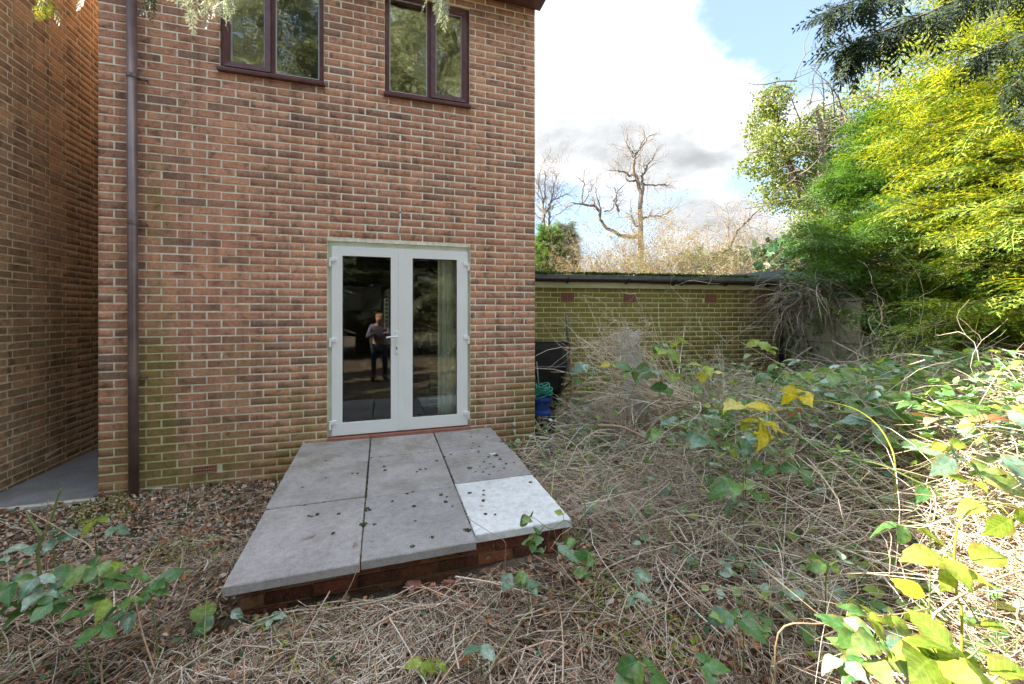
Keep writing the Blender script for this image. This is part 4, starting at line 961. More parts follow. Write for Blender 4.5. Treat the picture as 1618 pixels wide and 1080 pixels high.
def stems(name, n, seed, lens, rad, lift, matl, curl=.25, pitch=.12, S=4, dens=None, power=1.3, heading=None, x=(-1.6, 9.8), y=(-4.2, 1.0), arc=0.):
    r = np.random.default_rng(seed); dn = (lambda X, Y: (dens(X, Y) if dens else 1)*(.30+.70*sst(np.sin(X*3.1+Y*2.2+seed)+np.sin(X*5.7-Y*4.9)+np.sin(X*1.3-Y*2.9+seed*.3), -1.2, .8))); X, Y = scatter(n, seed+1, x, y, power, dn)
    L = r.uniform(*lens, n)*r.uniform(.5, 1, n); a = 2.2*np.sin(X*1.1+Y*.6+seed)+2.0*np.cos(Y*1.5-X*.5)+r.normal(0, heading if heading else .75, n)
    k = r.normal(0, curl, n)*2; t = np.linspace(-.5, .5, S)
    ang = a[:, None]+k[:, None]*t[None]*1.6
    dx = np.cos(ang)*L[:, None]/(S-1); dy = np.sin(ang)*L[:, None]/(S-1)
    PX = X[:, None]+np.cumsum(dx, 1)-dx.sum(1, keepdims=True)/2; PY = Y[:, None]+np.cumsum(dy, 1)-dy.sum(1, keepdims=True)/2
    G_ = gh(PX, PY); gm = G_.mean(1, keepdims=True)
    up = r.uniform(0, 1, n)**1.5*(lift(X, Y) if callable(lift) else lift)
    PZ = np.maximum(gm*.6+G_*.4+up[:, None]+(r.normal(0, pitch, n)[:, None]*t[None]*L[:, None])+arc*np.abs(r.normal(.6, .3, n))[:, None]*(.25-t[None]**2)*4*L[:, None]+r.normal(0, .006, (n, S)), G_+.002)
    P = np.stack([PX, PY, PZ], 2)
    ok = np.ones(n, bool)
    for q in range(S):
        inp = (PX[:, q] > 1.53)&(PX[:, q] < 3.46)&(PY[:, q] > -2.10)&(PZ[:, q] < .34); ok &= ~inp
        ok &= ~((PY[:, q] > -.01)&(PX[:, q] < 3.97))
    P = P[ok]; Rr = (r.uniform(*rad, n)[ok])[:, None]*np.linspace(1.1, .7, S)[None]
    V, Q_ = tubes(P, Rr, 3); o = link(name, npmesh(name, V, Q_, True), matl); tag(o, kind='stuff'); return o
right = lambda X, Y: sst(X+.3*Y, 2.6, 4.6)
soil = lambda X, Y: (sst(1.75-X, 0, .35)*sst(Y+.12*np.sin(X*5), -1.5, -1.0))
stems('dead_stem_litter', 42000, 100, (.08, .38), (.0009, .0024), lambda X, Y: .05+.10*right(X, Y), M['litter'], dens=lambda X, Y: np.clip(1.0-.85*soil(X, Y), .1, 1)*.95)
stems('straw_litter', 17000, 200, (.18, .65), (.0010, .0022), lambda X, Y: .06+.20*right(X, Y), M['straw'], curl=.28, pitch=.2, dens=lambda X, Y: (.14+.86*right(X, Y))*(1-.9*soil(X, Y)), arc=.03)
stems('thick_dead_stems', 2300, 300, (.35, 1.0), (.0028, .0050), lambda X, Y: .08+.25*right(X, Y), M['litter'], curl=.3, pitch=.22, S=6, dens=lambda X, Y: (.25+.75*right(X, Y))*(1-soil(X, Y)), arc=.06)
stems('arching_dead_stems', 3200, 400, (.4, 1.3), (.0014, .0032), lambda X, Y: .08+.30*right(X, Y), M['straw'], curl=.35, pitch=.45, S=7, x=(3.4, 9.8), dens=lambda X, Y: right(X, Y), arc=.20, heading=1.3)
stems('arching_green_canes', 420, 450, (.5, 1.3), (.0016, .0030), lambda X, Y: .1+.25*right(X, Y), M['green_stem'], curl=.35, pitch=.35, S=7, x=(3.4, 9.8), dens=lambda X, Y: right(X, Y), arc=.20, heading=1.5)
# leaf crumbs, bark chips, pebbles
def chips(name, n, seed, size, matl, dens=None, lift=.02, shape=None, x=(-1.6, 9.8), y=(-4.2, 1.0)):
    X, Y = scatter(n, seed, x, y, 1.3, dens); r = np.random.default_rng(seed+5)
    Zc = gh(X, Y)+r.uniform(0, 1, n)*(lift(X, Y) if callable(lift) else lift)
    U = r.normal(size=(n, 3)); U[:, 2] = np.abs(U[:, 2])+1.0; U /= np.linalg.norm(U, axis=1, keepdims=True)
    Mx = frames(r.normal(size=(n, 3)), U)*(r.uniform(*size, n))[:, None, None]
    v, f_ = shape; V, T = inst(v, f_, Mx, np.stack([X, Y, Zc], 1)); o = link(name, npmesh(name, V, T), matl); tag(o, kind='stuff'); return o
chipv = np.array([[0, -.3, 0], [.5, -.4, .1], [1, 0, .0], [.5, .35, .12], [0, .25, 0]]); chipf = np.array([[0, 1, 3], [1, 2, 3], [0, 3, 4]])
pebv = np.array([[.5, 0, 0], [0, .38, 0], [-.5, 0, 0], [0, -.38, 0], [.05, .03, .28], [.25, .25, .2], [-.25, -.2, .2]]); pebf = np.array([[0, 5, 4], [5, 1, 4], [1, 2, 4], [2, 6, 4], [6, 3, 4], [3, 0, 4], [0, 1, 5], [2, 3, 6]])
chips('leaf_crumbs', 30000, 500, (.012, .040), M['bits'], shape=(chipv, chipf), lift=.03, dens=lambda X, Y: 1-.5*right(X, Y))
chips('pebbles', 4200, 600, (.010, .038), M['pebble'], shape=(pebv, pebf), lift=.006, x=(-1, 4.4), y=(-1.8, 0), dens=lambda X, Y: .15+soil(X, Y)*1.2)
chips('ground_ivy', 5200, 700, (.018, .040), M['ivy_dark'], shape=(leafq_v, leafq_f), lift=lambda X, Y: .05+.1*right(X, Y), dens=lambda X, Y: np.clip(.08+.9*(np.sin(X*2.3+Y*3.1)+np.sin(X*4.1-Y*1.7+1) > .7)*(.3+.7*right(X, Y)), 0, 1))
chips('low_weeds', 6000, 800, (.012, .030), M['leaf_lime_mass'], shape=(leafq_v, leafq_f), lift=.04, dens=lambda X, Y: np.clip((np.sin(X*3.7-Y*2.9)+np.sin(X*5.3+Y*4.7+2) > 1.15)*1.0, 0, 1))

# ------------------------------------------------------------------ brambles
def leaf_mesh(seed, matl):
    r = random.Random(seed); n = 7; fold = r.uniform(.05, .75); droop = r.uniform(.05, .6); tw = r.uniform(-.9, .9); V = []; T = []
    for i in range(n+1):
        t = i/n; x = t; zc = -droop*t*t; V.append((x, 0, zc))
        wd = .36*math.sin(math.pi*min(1, t**.75*1.02))**.8*(1 if i < n else 0) if 0 < i < n else (0.04 if i == 0 else 0)
        for s in (-1, 1):
            ser = .03 if i % 2 else -.0
            V.append((x+.05*wd, s*wd*.52, zc+fold*wd*.5+.018*math.cos(i*math.pi))); V.append((x-.01+ser, s*(wd+ser*.6), zc+fold*wd*.75-.01+.02*math.cos(i*math.pi)))
    for i in range(n):
        a, b = i*5, (i+1)*5
        T += [(a, b, b+1), (a, b+1, a+1), (a+1, b+1, b+2), (a+1, b+2, a+2), (b, a, a+3), (b, a+3, b+3), (b+3, a+3, a+4), (b+3, a+4, b+4)]
    V = [(x, y, z+tw*x*y+.05*math.sin(9*x+7*y)*abs(y)*2) for x, y, z in V]
    me = bpy.data.meshes.new('leaf'); me.from_pydata(V, [], T); me.materials.append(matl)
    for p in me.polygons: p.use_smooth = True
    return me
LM = {}
def leaf_of(mn, k):
    if (mn, k) not in LM: LM[(mn, k)] = leaf_mesh(k*13+5, M[mn])
    return LM[(mn, k)]
def bramble(label, paths, clusters, stem='green_stem', seed=1, r0=.0035, name='bramble', cat='bramble', root=True, auto=0, amat='leaf', asz=40):
    r = random.Random(seed); W = [[Vector(at(*p)) for p in L] for L in paths]
    b0 = W[0][0].copy(); gz0 = float(gh(b0.x, b0.y)); base = Vector((b0.x, b0.y, gz0)); t = empty(name, tuple(base), label, cat)
    mb = MB()
    def spline(pts, k=5):
        out = []
        for i in range(len(pts)-1):
            p0, p1, p2, p3 = pts[max(i-1, 0)], pts[i], pts[i+1], pts[min(i+2, len(pts)-1)]
            for j in range(k):
                u = j/k; out.append(.5*((2*p1)+(-p0+p2)*u+(2*p0-5*p1+4*p2-p3)*u*u+(-p0+3*p1-3*p2+p3)*u**3))
        return out+[pts[-1]]
    allp = []
    for n_, L in enumerate(W):
        if root and n_ == 0 and L[0].z > gz0+.02: L = [Vector((L[0].x+.02, L[0].y+.02, gz0-.02))]+L
        s = spline(L); allp += s; k = len(s); mb.tube([tuple(p-base) for p in s], [r0*(1-.55*i/k) for i in range(k)], 6)
    cl = list(clusters)
    for q in range(auto):
        p = allp[int(len(allp)*(.25+.75*r.random()))-1]; cl.append((p, asz*r.uniform(.7, 1.2), r.choice((1, 3, 3)), amat))
    for c in cl:
        if isinstance(c[0], Vector): p, sz, n_, mn = c; Zd = depth(p.x, p.y)
        else: p = Vector(at(*c[:3])); Zd = c[2]; sz, n_, mn = c[3:]
        near = min(allp, key=lambda q: (q-p).length); size = sz/F*Zd
        if isinstance(c[0], Vector): p = p+Vector((r.uniform(-1, 1), r.uniform(-1, 1), r.uniform(0, 1)))*size*.5
        if (near-p).length > .004: mb.tube([tuple(near-base), tuple((near+p)/2-base+Vector((0, 0, size*.08))), tuple(p-base)], r0*.38, 4)
        a0 = r.uniform(0, 6.28); lf = (p-near); 
        h0 = math.atan2(lf.y, lf.x) if lf.length > .02 else a0
        for k in range(n_):
            g3, q3 = divmod(k, 3); h = h0+(0, 1.35, -1.35)[q3]+g3*2.1+r.uniform(-.25, .25); el_ = r.uniform(-.5, .45)
            o = link('leaf', leaf_of(mn, r.randrange(9)), None, t, tuple(p-base+Vector((math.cos(h), math.sin(h), 0))*size*(.06+.1*g3)+Vector((0, 0, r.uniform(-.1, .1)*size*g3))), (r.uniform(-.6, .6)+.35*math.cos(h), -el_, h), size*r.uniform(.8, 1.1)*(1 if q3 == 0 else .85))
    mb.build('stem', M[stem], t, smooth=True); return t
B = bramble
B('green bramble arching left from the right bank with fresh green leaves at its tip', [[(1262, 690, 3.1), (1240, 640, 3.15), (1190, 608, 3.2), (1130, 596, 3.25), (1080, 592, 3.3), (1040, 588, 3.3)], [(1120, 594, 3.25), (1085, 560, 3.3), (1050, 535, 3.35), (1040, 520, 3.35)]],
  [(1050, 552, 3.3, 34, 3, 'leaf_lime'), (1030, 585, 3.3, 36, 3, 'leaf_blue'), (1075, 540, 3.35, 26, 2, 'leaf_lime'), (1062, 590, 3.3, 26, 3, 'leaf_lime'), (1110, 578, 3.25, 24, 3, 'leaf_lime'), (1118, 590, 3.25, 26, 3, 'leaf_yellow'), (1095, 610, 3.25, 22, 3, 'leaf'), (1055, 612, 3.3, 24, 3, 'leaf'), (1042, 545, 3.3, 22, 2, 'leaf')], seed=1)
B('dark brown branched dead stem with sparse leaves against the outbuilding wall', [[(985, 672, 4.1), (982, 640, 4.1), (972, 600, 4.1), (958, 560, 4.1), (945, 545, 4.1)], [(984, 650, 4.1), (1010, 590, 4.1), (1000, 555, 4.1), (985, 520, 4.1)]],
  [(925, 575, 4.1, 24, 3, 'leaf_blue'), (938, 583, 4.1, 20, 3, 'leaf_blue'), (1000, 585, 4.1, 30, 6, 'leaf'), (965, 575, 4.1, 16, 2, 'leaf_yellow'), (918, 600, 4.1, 14, 2, 'leaf')], stem='tan_stem', seed=2, r0=.006)
B('bramble shoot with pale lime leaves on the right of the outbuilding corner', [[(1195, 610, 4.3), (1196, 575, 4.3), (1205, 545, 4.3), (1212, 520, 4.3)]], [(1200, 540, 4.3, 24, 4, 'leaf_lime'), (1212, 550, 4.3, 22, 3, 'leaf_lime'), (1190, 560, 4.3, 16, 2, 'leaf')], seed=3)
B('bramble sprig with blue green leaves in the middle of the bank', [[(1215, 640, 3.7), (1222, 605, 3.7), (1232, 580, 3.7), (1262, 572, 3.7)]], [(1262, 572, 3.7, 26, 3, 'leaf_blue'), (1215, 590, 3.7, 22, 6, 'leaf'), (1240, 595, 3.7, 20, 3, 'leaf_lime'), (1228, 575, 3.7, 22, 3, 'leaf')], seed=4)
B('bramble with bright yellow leaves standing in the middle of the right bank', [[(1415, 745, 2.3), (1405, 700, 2.35), (1380, 665, 2.4), (1340, 642, 2.45), (1280, 632, 2.5), (1240, 645, 2.5), (1190, 660, 2.55)]],
  [(1175, 640, 2.5, 44, 3, 'leaf_yellow'), (1200, 665, 2.5, 44, 4, 'leaf_yellow'), (1185, 668, 2.5, 30, 2, 'leaf_lime'), (1262, 625, 2.5, 34, 3, 'leaf_yellow'), (1275, 618, 2.5, 26, 2, 'leaf_yellow'), (1215, 640, 2.5, 34, 2, 'leaf_yellow'), (1258, 650, 2.5, 24, 2, 'leaf_brown')], stem='lime_stem', seed=5, r0=.005)
B('bramble with a large pale blue green leaf below the yellow leaves', [[(1178, 760, 2.75), (1180, 720, 2.75), (1180, 700, 2.75)]], [(1182, 697, 2.75, 44, 3, 'leaf_blue'), (1210, 690, 2.75, 30, 2, 'leaf_yellow'), (1165, 690, 2.75, 30, 2, 'leaf')], seed=6)
B('pale leaved bramble shoot left of the yellow leaved one', [[(1120, 715, 3.0), (1115, 695, 3.0), (1108, 690, 3.0)]], [(1108, 692, 3.0, 34, 5, 'leaf_blue'), (1118, 660, 3.0, 28, 3, 'leaf_blue'), (1135, 705, 3.0, 28, 3, 'leaf'), (1040, 680, 3.1, 30, 3, 'leaf'), (1060, 668, 3.2, 26, 3, 'leaf_blue')], seed=7)
B('upright bramble with three stacked green leaves in the middle of the bank', [[(1175, 830, 2.35), (1176, 800, 2.35), (1174, 765, 2.35), (1176, 730, 2.35)]], [(1160, 760, 2.35, 40, 3, 'leaf'), (1182, 775, 2.35, 38, 3, 'leaf'), (1170, 790, 2.35, 34, 2, 'leaf_blue')], seed=8)
B('horizontal green bramble cane lying across the bank', [[(1380, 760, 2.55), (1330, 742, 2.55), (1260, 740, 2.55), (1180, 738, 2.55), (1120, 728, 2.6), (1090, 722, 2.65)]], [], stem='green_stem', seed=9, auto=4, asz=26)
B('thick grey green cane slanting down to the right across the bank', [[(1260, 690, 2.5), (1330, 720, 2.3), (1395, 735, 2.2), (1460, 765, 2.1), (1540, 790, 2.0), (1640, 810, 1.9)]], [], stem='green_stem', seed=10, r0=.0065, auto=3, asz=34, root=False)
B('large leafy bramble filling the bank below the conifers', [[(1455, 740, 2.6), (1450, 700, 2.6), (1470, 660, 2.6), (1500, 645, 2.6)], [(1455, 720, 2.6), (1420, 680, 2.65), (1390, 650, 2.7)]],
  [(1455, 640, 2.6, 40, 4, 'leaf'), (1490, 650, 2.6, 46, 4, 'leaf'), (1505, 680, 2.5, 48, 3, 'leaf_blue'), (1395, 625, 2.8, 34, 3, 'leaf_blue'), (1440, 625, 2.8, 34, 3, 'leaf'), (1420, 700, 2.5, 44, 4, 'leaf'), (1380, 665, 2.7, 40, 3, 'leaf_blue'), (1470, 700, 2.5, 36, 4, 'leaf_lime'), (1400, 655, 2.7, 36, 4, 'leaf'), (1360, 640, 2.9, 32, 4, 'leaf')], seed=11)
B('bramble with brown edged yellowing leaves at the right of the bank', [[(1570, 740, 2.3), (1560, 700, 2.3), (1548, 660, 2.3), (1540, 640, 2.3)]],
  [(1478, 660, 2.45, 34, 2, 'leaf_brown'), (1560, 665, 2.3, 36, 2, 'leaf_brown'), (1540, 645, 2.4, 36, 3, 'leaf'), (1600, 680, 2.3, 46, 3, 'leaf'), (1545, 665, 2.35, 30, 2, 'leaf_lime'), (1590, 655, 2.3, 36, 3, 'leaf_blue')], seed=12)
B('bramble with broad blue green leaves near the right edge', [[(1560, 790, 2.0), (1550, 755, 2.0), (1535, 735, 2.0)]], [(1510, 725, 2.05, 56, 3, 'leaf_blue'), (1545, 745, 2.0, 56, 3, 'leaf'), (1580, 728, 2.0, 50, 3, 'leaf_blue'), (1500, 705, 2.2, 34, 3, 'leaf_lime'), (1530, 760, 2.0, 40, 2, 'leaf_lime')], seed=13)
B('yellow green bramble hooked over at the right edge with lime leaves', [[(1520, 985, 1.35), (1512, 940, 1.35), (1508, 870, 1.35), (1518, 820, 1.35), (1550, 793, 1.35), (1600, 800, 1.35), (1650, 815, 1.35)]],
  [(1490, 880, 1.35, 56, 2, 'leaf_lime'), (1530, 885, 1.35, 66, 1, 'leaf_lime'), (1500, 900, 1.35, 44, 2, 'leaf_lime'), (1600, 820, 1.3, 60, 3, 'leaf_lime'), (1560, 800, 1.35, 40, 1, 'leaf_lime')], stem='lime_stem', seed=14, r0=.0042)
B('pale dead cane rising at the lower right with one cream leaf', [[(1470, 1005, 1.3), (1490, 960, 1.3), (1540, 930, 1.3), (1600, 905, 1.28), (1650, 895, 1.28)]], [(1465, 945, 1.32, 52, 1, 'leaf_yellow'), (1550, 990, 1.3, 34, 2, 'leaf_lime')], stem='tan_stem', seed=15, r0=.005)
B('bramble leaf pair lying on the stems in the lower right centre', [[(1470, 850, 1.7), (1450, 838, 1.7), (1425, 838, 1.7)]], [(1432, 832, 1.7, 44, 2, 'leaf'), (1450, 838, 1.7, 40, 1, 'leaf_lime')], seed=16)
B('big sunlit lime green bramble in the lower right corner', [[(1500, 1120, 1.15), (1490, 1060, 1.15), (1470, 1020, 1.18), (1440, 1010, 1.2)], [(1490, 1060, 1.15), (1530, 1040, 1.15), (1550, 1020, 1.15)]],
  [(1475, 1040, 1.15, 84, 3, 'leaf_lime'), (1510, 1030, 1.15, 80, 3, 'leaf_lime'), (1530, 1050, 1.15, 74, 3, 'leaf_lime'), (1560, 1060, 1.15, 60, 2, 'leaf_lime'), (1445, 1015, 1.2, 60, 2, 'leaf')], seed=17)
B('dark green bramble with toothed leaves beside the lime green one', [[(1370, 1110, 1.25), (1372, 1060, 1.25), (1375, 1030, 1.27), (1390, 1005, 1.27)]], [(1365, 1040, 1.25, 60, 3, 'leaf'), (1385, 1010, 1.27, 62, 3, 'leaf'), (1350, 1000, 1.3, 46, 3, 'leaf'), (1335, 1045, 1.25, 40, 2, 'leaf_blue'), (1400, 1020, 1.25, 44, 2, 'leaf_blue')], seed=18)
B('row of young green leaves on a trailing cane at the lower right', [[(1230, 1000, 1.5), (1300, 985, 1.5), (1360, 975, 1.5), (1420, 970, 1.5), (1470, 960, 1.5)]], [(1340, 965, 1.5, 36, 3, 'leaf'), (1370, 970, 1.5, 40, 3, 'leaf_lime'), (1405, 972, 1.5, 36, 3, 'leaf_lime'), (1450, 975, 1.5, 40, 2, 'leaf_lime')], stem='tan_stem', seed=19)
B('clump of dark crinkled leaves in the lower centre of the bank', [[(1175, 1010, 1.65), (1170, 985, 1.65)]], [(1165, 975, 1.65, 40, 4, 'leaf'), (1150, 965, 1.65, 34, 2, 'leaf_blue'), (1190, 985, 1.65, 36, 3, 'leaf'), (1215, 935, 1.7, 36, 2, 'leaf_blue'), (1250, 945, 1.7, 30, 2, 'leaf_blue')], seed=20)
B('small bramble sprig with two pale leaves right of centre', [[(1305, 925, 1.75), (1308, 895, 1.75)]], [(1308, 893, 1.75, 36, 3, 'leaf'), (1330, 885, 1.75, 30, 2, 'leaf_blue')], seed=21)
B('bramble growing over the right front corner of the patio', [[(905, 905, 2.25), (912, 850, 2.25), (895, 822, 2.2), (870, 835, 2.15), (850, 822, 2.15)], [(912, 850, 2.25), (925, 800, 2.3), (905, 775, 2.3)]],
  [(838, 818, 2.15, 24, 3, 'leaf'), (850, 845, 2.15, 26, 3, 'leaf'), (842, 858, 2.15, 22, 3, 'leaf'), (880, 862, 2.15, 34, 2, 'leaf_blue'), (890, 812, 2.2, 20, 2, 'leaf_lime'), (908, 850, 2.2, 22, 3, 'leaf'), (862, 870, 2.2, 22, 2, 'leaf')], seed=22)
B('seedling with round pale leaves in front of the patio corner', [[(835, 955, 2.0), (833, 925, 2.0)]], [(812, 920, 2.05, 26, 2, 'leaf_blue'), (830, 925, 2.0, 26, 3, 'leaf_blue'), (832, 905, 2.0, 22, 2, 'leaf')], seed=23)
B('low bramble of big dark leaves in the left foreground', [[(130, 985, 1.65), (115, 935, 1.68), (120, 905, 1.72), (190, 890, 1.75)], [(115, 935, 1.68), (60, 915, 1.68), (20, 915, 1.65)], [(120, 930, 1.68), (165, 935, 1.68), (215, 920, 1.75)]],
  [(120, 905, 1.72, 40, 4, 'leaf'), (150, 895, 1.72, 38, 4, 'leaf'), (165, 930, 1.68, 42, 3, 'leaf'), (190, 888, 1.75, 28, 1, 'leaf_lime'), (170, 945, 1.65, 36, 1, 'leaf_lime'), (60, 910, 1.65, 34, 3, 'leaf_blue'), (20, 920, 1.6, 36, 3, 'leaf'), (40, 965, 1.6, 38, 4, 'leaf'), (85, 950, 1.6, 34, 3, 'leaf'), (210, 912, 1.75, 28, 3, 'leaf'), (100, 900, 1.72, 30, 3, 'leaf'), (10, 890, 1.65, 30, 3, 'leaf_blue'), (130, 965, 1.62, 32, 4, 'leaf'), (70, 935, 1.64, 30, 4, 'leaf_blue'), (190, 955, 1.66, 28, 3, 'leaf'), (235, 930, 1.75, 24, 3, 'leaf'), (20, 950, 1.6, 30, 3, 'leaf')], seed=24, r0=.0028)
B('bramble sprout with blue green leaves beside the snapped green stalk', [[(85, 880, 1.95), (80, 850, 1.95), (90, 838, 1.95)]], [(48, 862, 1.9, 30, 2, 'leaf_blue'), (88, 850, 1.95, 32, 3, 'leaf_blue'), (95, 838, 1.95, 24, 2, 'leaf_blue')], seed=25)
B('seedling with upright lime leaves in front of the passage', [[(150, 845, 2.3), (152, 822, 2.3)]], [(152, 820, 2.3, 26, 3, 'leaf_lime'), (182, 832, 2.3, 22, 3, 'leaf_blue')], seed=26)
B('snapped thick green stalk standing in the left foreground', [[(60, 870, 2.1), (78, 830, 2.1), (90, 790, 2.1), (97, 772, 2.1)], [(68, 850, 2.1), (50, 825, 2.1), (42, 812, 2.1)]], [], stem='green_stem', seed=27, r0=.0085, name='plant_stalk', cat='stalk')
B('pair of broad bramble leaves at the left front corner of the patio', [[(352, 990, 1.98), (360, 972, 1.98), (350, 965, 1.98)]], [(340, 970, 1.98, 44, 2, 'leaf'), (365, 965, 1.98, 24, 1, 'leaf_blue'), (405, 985, 1.95, 26, 4, 'leaf'), (430, 975, 1.95, 22, 3, 'leaf_blue')], seed=28)
B('dark leaved bramble lying left of the patio', [[(240, 950, 1.75), (225, 925, 1.8)]], [(245, 920, 1.8, 38, 3, 'leaf'), (205, 965, 1.7, 38, 3, 'leaf_blue'), (160, 985, 1.6, 34, 2, 'leaf'), (228, 935, 1.8, 32, 3, 'leaf')], seed=29)
B('clump of drooping dark leaves at the bottom edge near the centre', [[(1020, 1090, 1.5), (1015, 1055, 1.5)]], [(1010, 1045, 1.5, 44, 3, 'leaf'), (1030, 1065, 1.5, 44, 3, 'leaf'), (1110, 1050, 1.45, 40, 3, 'leaf'), (1000, 1070, 1.5, 36, 3, 'leaf')], seed=30)
B('long tan cane sweeping from the outbuilding corner down to the right edge', [[(1170, 540, 4.6), (1260, 590, 3.8), (1350, 640, 3.1), (1430, 680, 2.6), (1530, 720, 2.15), (1640, 765, 1.85)]], [], stem='tan_stem', seed=31, r0=.0038, root=False)
B('long pale cane in front of the conifers', [[(1380, 560, 4.0), (1460, 600, 3.4), (1540, 625, 3.0), (1640, 650, 2.7)]], [], stem='tan_stem', seed=32, r0=.003, root=False)
B('dark arching cane with leaves above the middle of the bank', [[(1430, 730, 2.7), (1400, 680, 2.75), (1350, 620, 2.9), (1310, 580, 3.1)]], [], stem='litter', seed=33, r0=.004, auto=3)
B('small bright sprig at the bottom edge left of centre', [[(665, 1070, 1.65), (668, 1045, 1.65)]], [(668, 1045, 1.65, 24, 4, 'leaf_lime'), (690, 1050, 1.65, 20, 2, 'leaf_lime')], seed=34)
B('pale folded leaf on a stem in front of the patio', [[(760, 1050, 1.7), (765, 1020, 1.7)]], [(760, 1018, 1.7, 34, 2, 'leaf_blue'), (745, 1040, 1.7, 34, 1, 'leaf_brown')], seed=35)
B('sprig of small green leaves at the left of the right bank', [[(945, 925, 1.95), (940, 890, 1.95)]], [(935, 880, 1.95, 26, 3, 'leaf'), (930, 905, 1.95, 24, 2, 'leaf'), (1005, 905, 1.9, 24, 3, 'leaf_blue'), (1000, 940, 1.8, 26, 3, 'leaf_blue')], seed=36)
# undergrowth of small bramble leaves over the bank, too many to count
X, Y = scatter(5600, 900, (3.6, 9.8), (-4.0, .9), .6, lambda X, Y: np.clip(right(X, Y)*(.12+.45*(np.sin(X*1.9+Y*2.3+1)+np.sin(X*3.3-Y*2.1) > .3)+1.0*np.exp(-((X-6.3)/1.3)**2-((Y+1.9)/.9)**2)), 0, 1))
r_ = np.random.default_rng(901); Zc = gh(X, Y)+.10+.40*r_.uniform(0, 1, len(X))*sst(X+.3*Y, 3.4, 5.0)
k = r_.uniform(0, 1, len(X))
for nm, sel, mm in (('bramble_undergrowth', k < .62, 'leaf'), ('bramble_undergrowth', (k >= .62)&(k < .86), 'leaf_blue'), ('bramble_undergrowth', k >= .86, 'leaf_lime')):
    P = np.stack([X, Y, Zc], 1)[sel]; m_ = len(P); q = leaf_of(mm, 2); v0 = np.array([v.co[:] for v in q.vertices]); t0 = np.array([p.vertices[:] for p in q.polygons])
    Mx = frames(r_.normal(size=(m_, 3))*[1, 1, .35], None, r_.normal(0, .5, m_))*r_.uniform(.045, .085, m_)[:, None, None]
    V, T = inst(v0, t0, Mx, P); o = link(nm, npmesh(nm, V, T, True), M[mm+'_mass']); tag(o, kind='stuff')
# dead twiggy bush at the left end of the bank
def twigbush(label, px, py, Z, seed, n, L, d, matl='straw', name='dead_bush', cat='bush', grav=-.02, rad=.005, kids=(2, 4), depth_=2, off=.12, wig=.45):
    r = np.random.default_rng(seed); b = np.array(at(px, py, Z)); base = np.array([b[0], b[1], float(gh(b[0], b[1]))]); polys = []
    for k in range(n):
        s = np.array([r.normal(0, off), r.normal(0, off), r.uniform(0, .1)]); dd = np.array(d)+r.normal(0, .45, 3)
        grow(r, s+(b-base)*[0, 0, 1], dd, L*r.uniform(.5, 1.2), rad*r.uniform(.5, 1.1), depth_, polys, wig=wig, kids=kids, grav=grav)
    t = empty(name, tuple(base), label, cat); link('stems', tube_mesh('stems', polys, 4), M[matl], t); return t
RT = np.array([math.cos(TH), -math.sin(TH), 0])
twigbush('dead bush of pale stems leaning left in front of the outbuilding wall', 1075, 640, 4.45, 41, 60, 1.1, (-1.0, .15, .48), kids=(1, 2), rad=.008, wig=.3)
twigbush('frizzy grey seed heads on dead stems against the outbuilding wall', 985, 560, 4.6, 42, 26, .42, (-.6, .1, .7), kids=(3, 5), rad=.004, matl='straw', wig=.9)
twigbush('bare twiggy bush between the dead bush and the outbuilding corner', 1130, 650, 4.4, 43, 22, .7, (0, .1, 1), kids=(1, 3), rad=.004)
twigbush('sparse dead stems below the conifers', 1440, 640, 4.4, 44, 34, .9, (-.3, 0, 1), kids=(1, 2), rad=.004, off=.45)
twigbush('dead brown stems under the golden conifer', 1560, 690, 3.6, 45, 24, .8, (-.2, 0, .9), kids=(1, 2), rad=.004, off=.35, matl='litter')
# dead creeper hanging over the corner of the outbuilding
r_ = np.random.default_rng(46); polys = []; b = np.array(at(1275, 470, 6.4)); base = np.array([b[0], b[1], float(gh(b[0], b[1]))])
for k in range(210):
    s = np.array(at(r_.uniform(1235, 1330), r_.uniform(438, 500), 6.4+r_.uniform(-.35, .25)))-base; dd = np.array([r_.normal(-.5, .6), r_.normal(-.2, .4), r_.uniform(-.3, .7)]); 
    grow(r_, s, dd, r_.uniform(.5, 1.2), .006, 1, polys, wig=.35, kids=(1, 2), grav=-.30)
t = empty('dead_creeper', tuple(base), 'grey tangle of dead creeper hanging over the outbuilding corner', 'creeper'); link('stems', tube_mesh('stems', polys, 4), M['twig'], t)
P = []; 
for k in range(700): P.append(np.array(at(r_.uniform(1240, 1340), r_.uniform(430, 590), 6.3+r_.uniform(-.2, .4)))-base)
leafmass('foliage', np.array(P), .07, M['ivy_dark'], t, seed=9)
# low ivy at the foot of the outbuilding wall
P = []
for k in range(1500):
    x = r_.uniform(3.6, SWd); wv = sw(x, 0); P.append((wv[0]-.0, wv[1]-.06-abs(r_.normal(0, .12)), float(gh(wv[0], wv[1]-.1))+r_.uniform(0, .16+.16*math.sin(x*3)**2)))
ivg = leafmass('wall_foot_ivy', np.array(P), .05, M['ivy_dark'], None, seed=12); tag(ivg, kind='stuff')

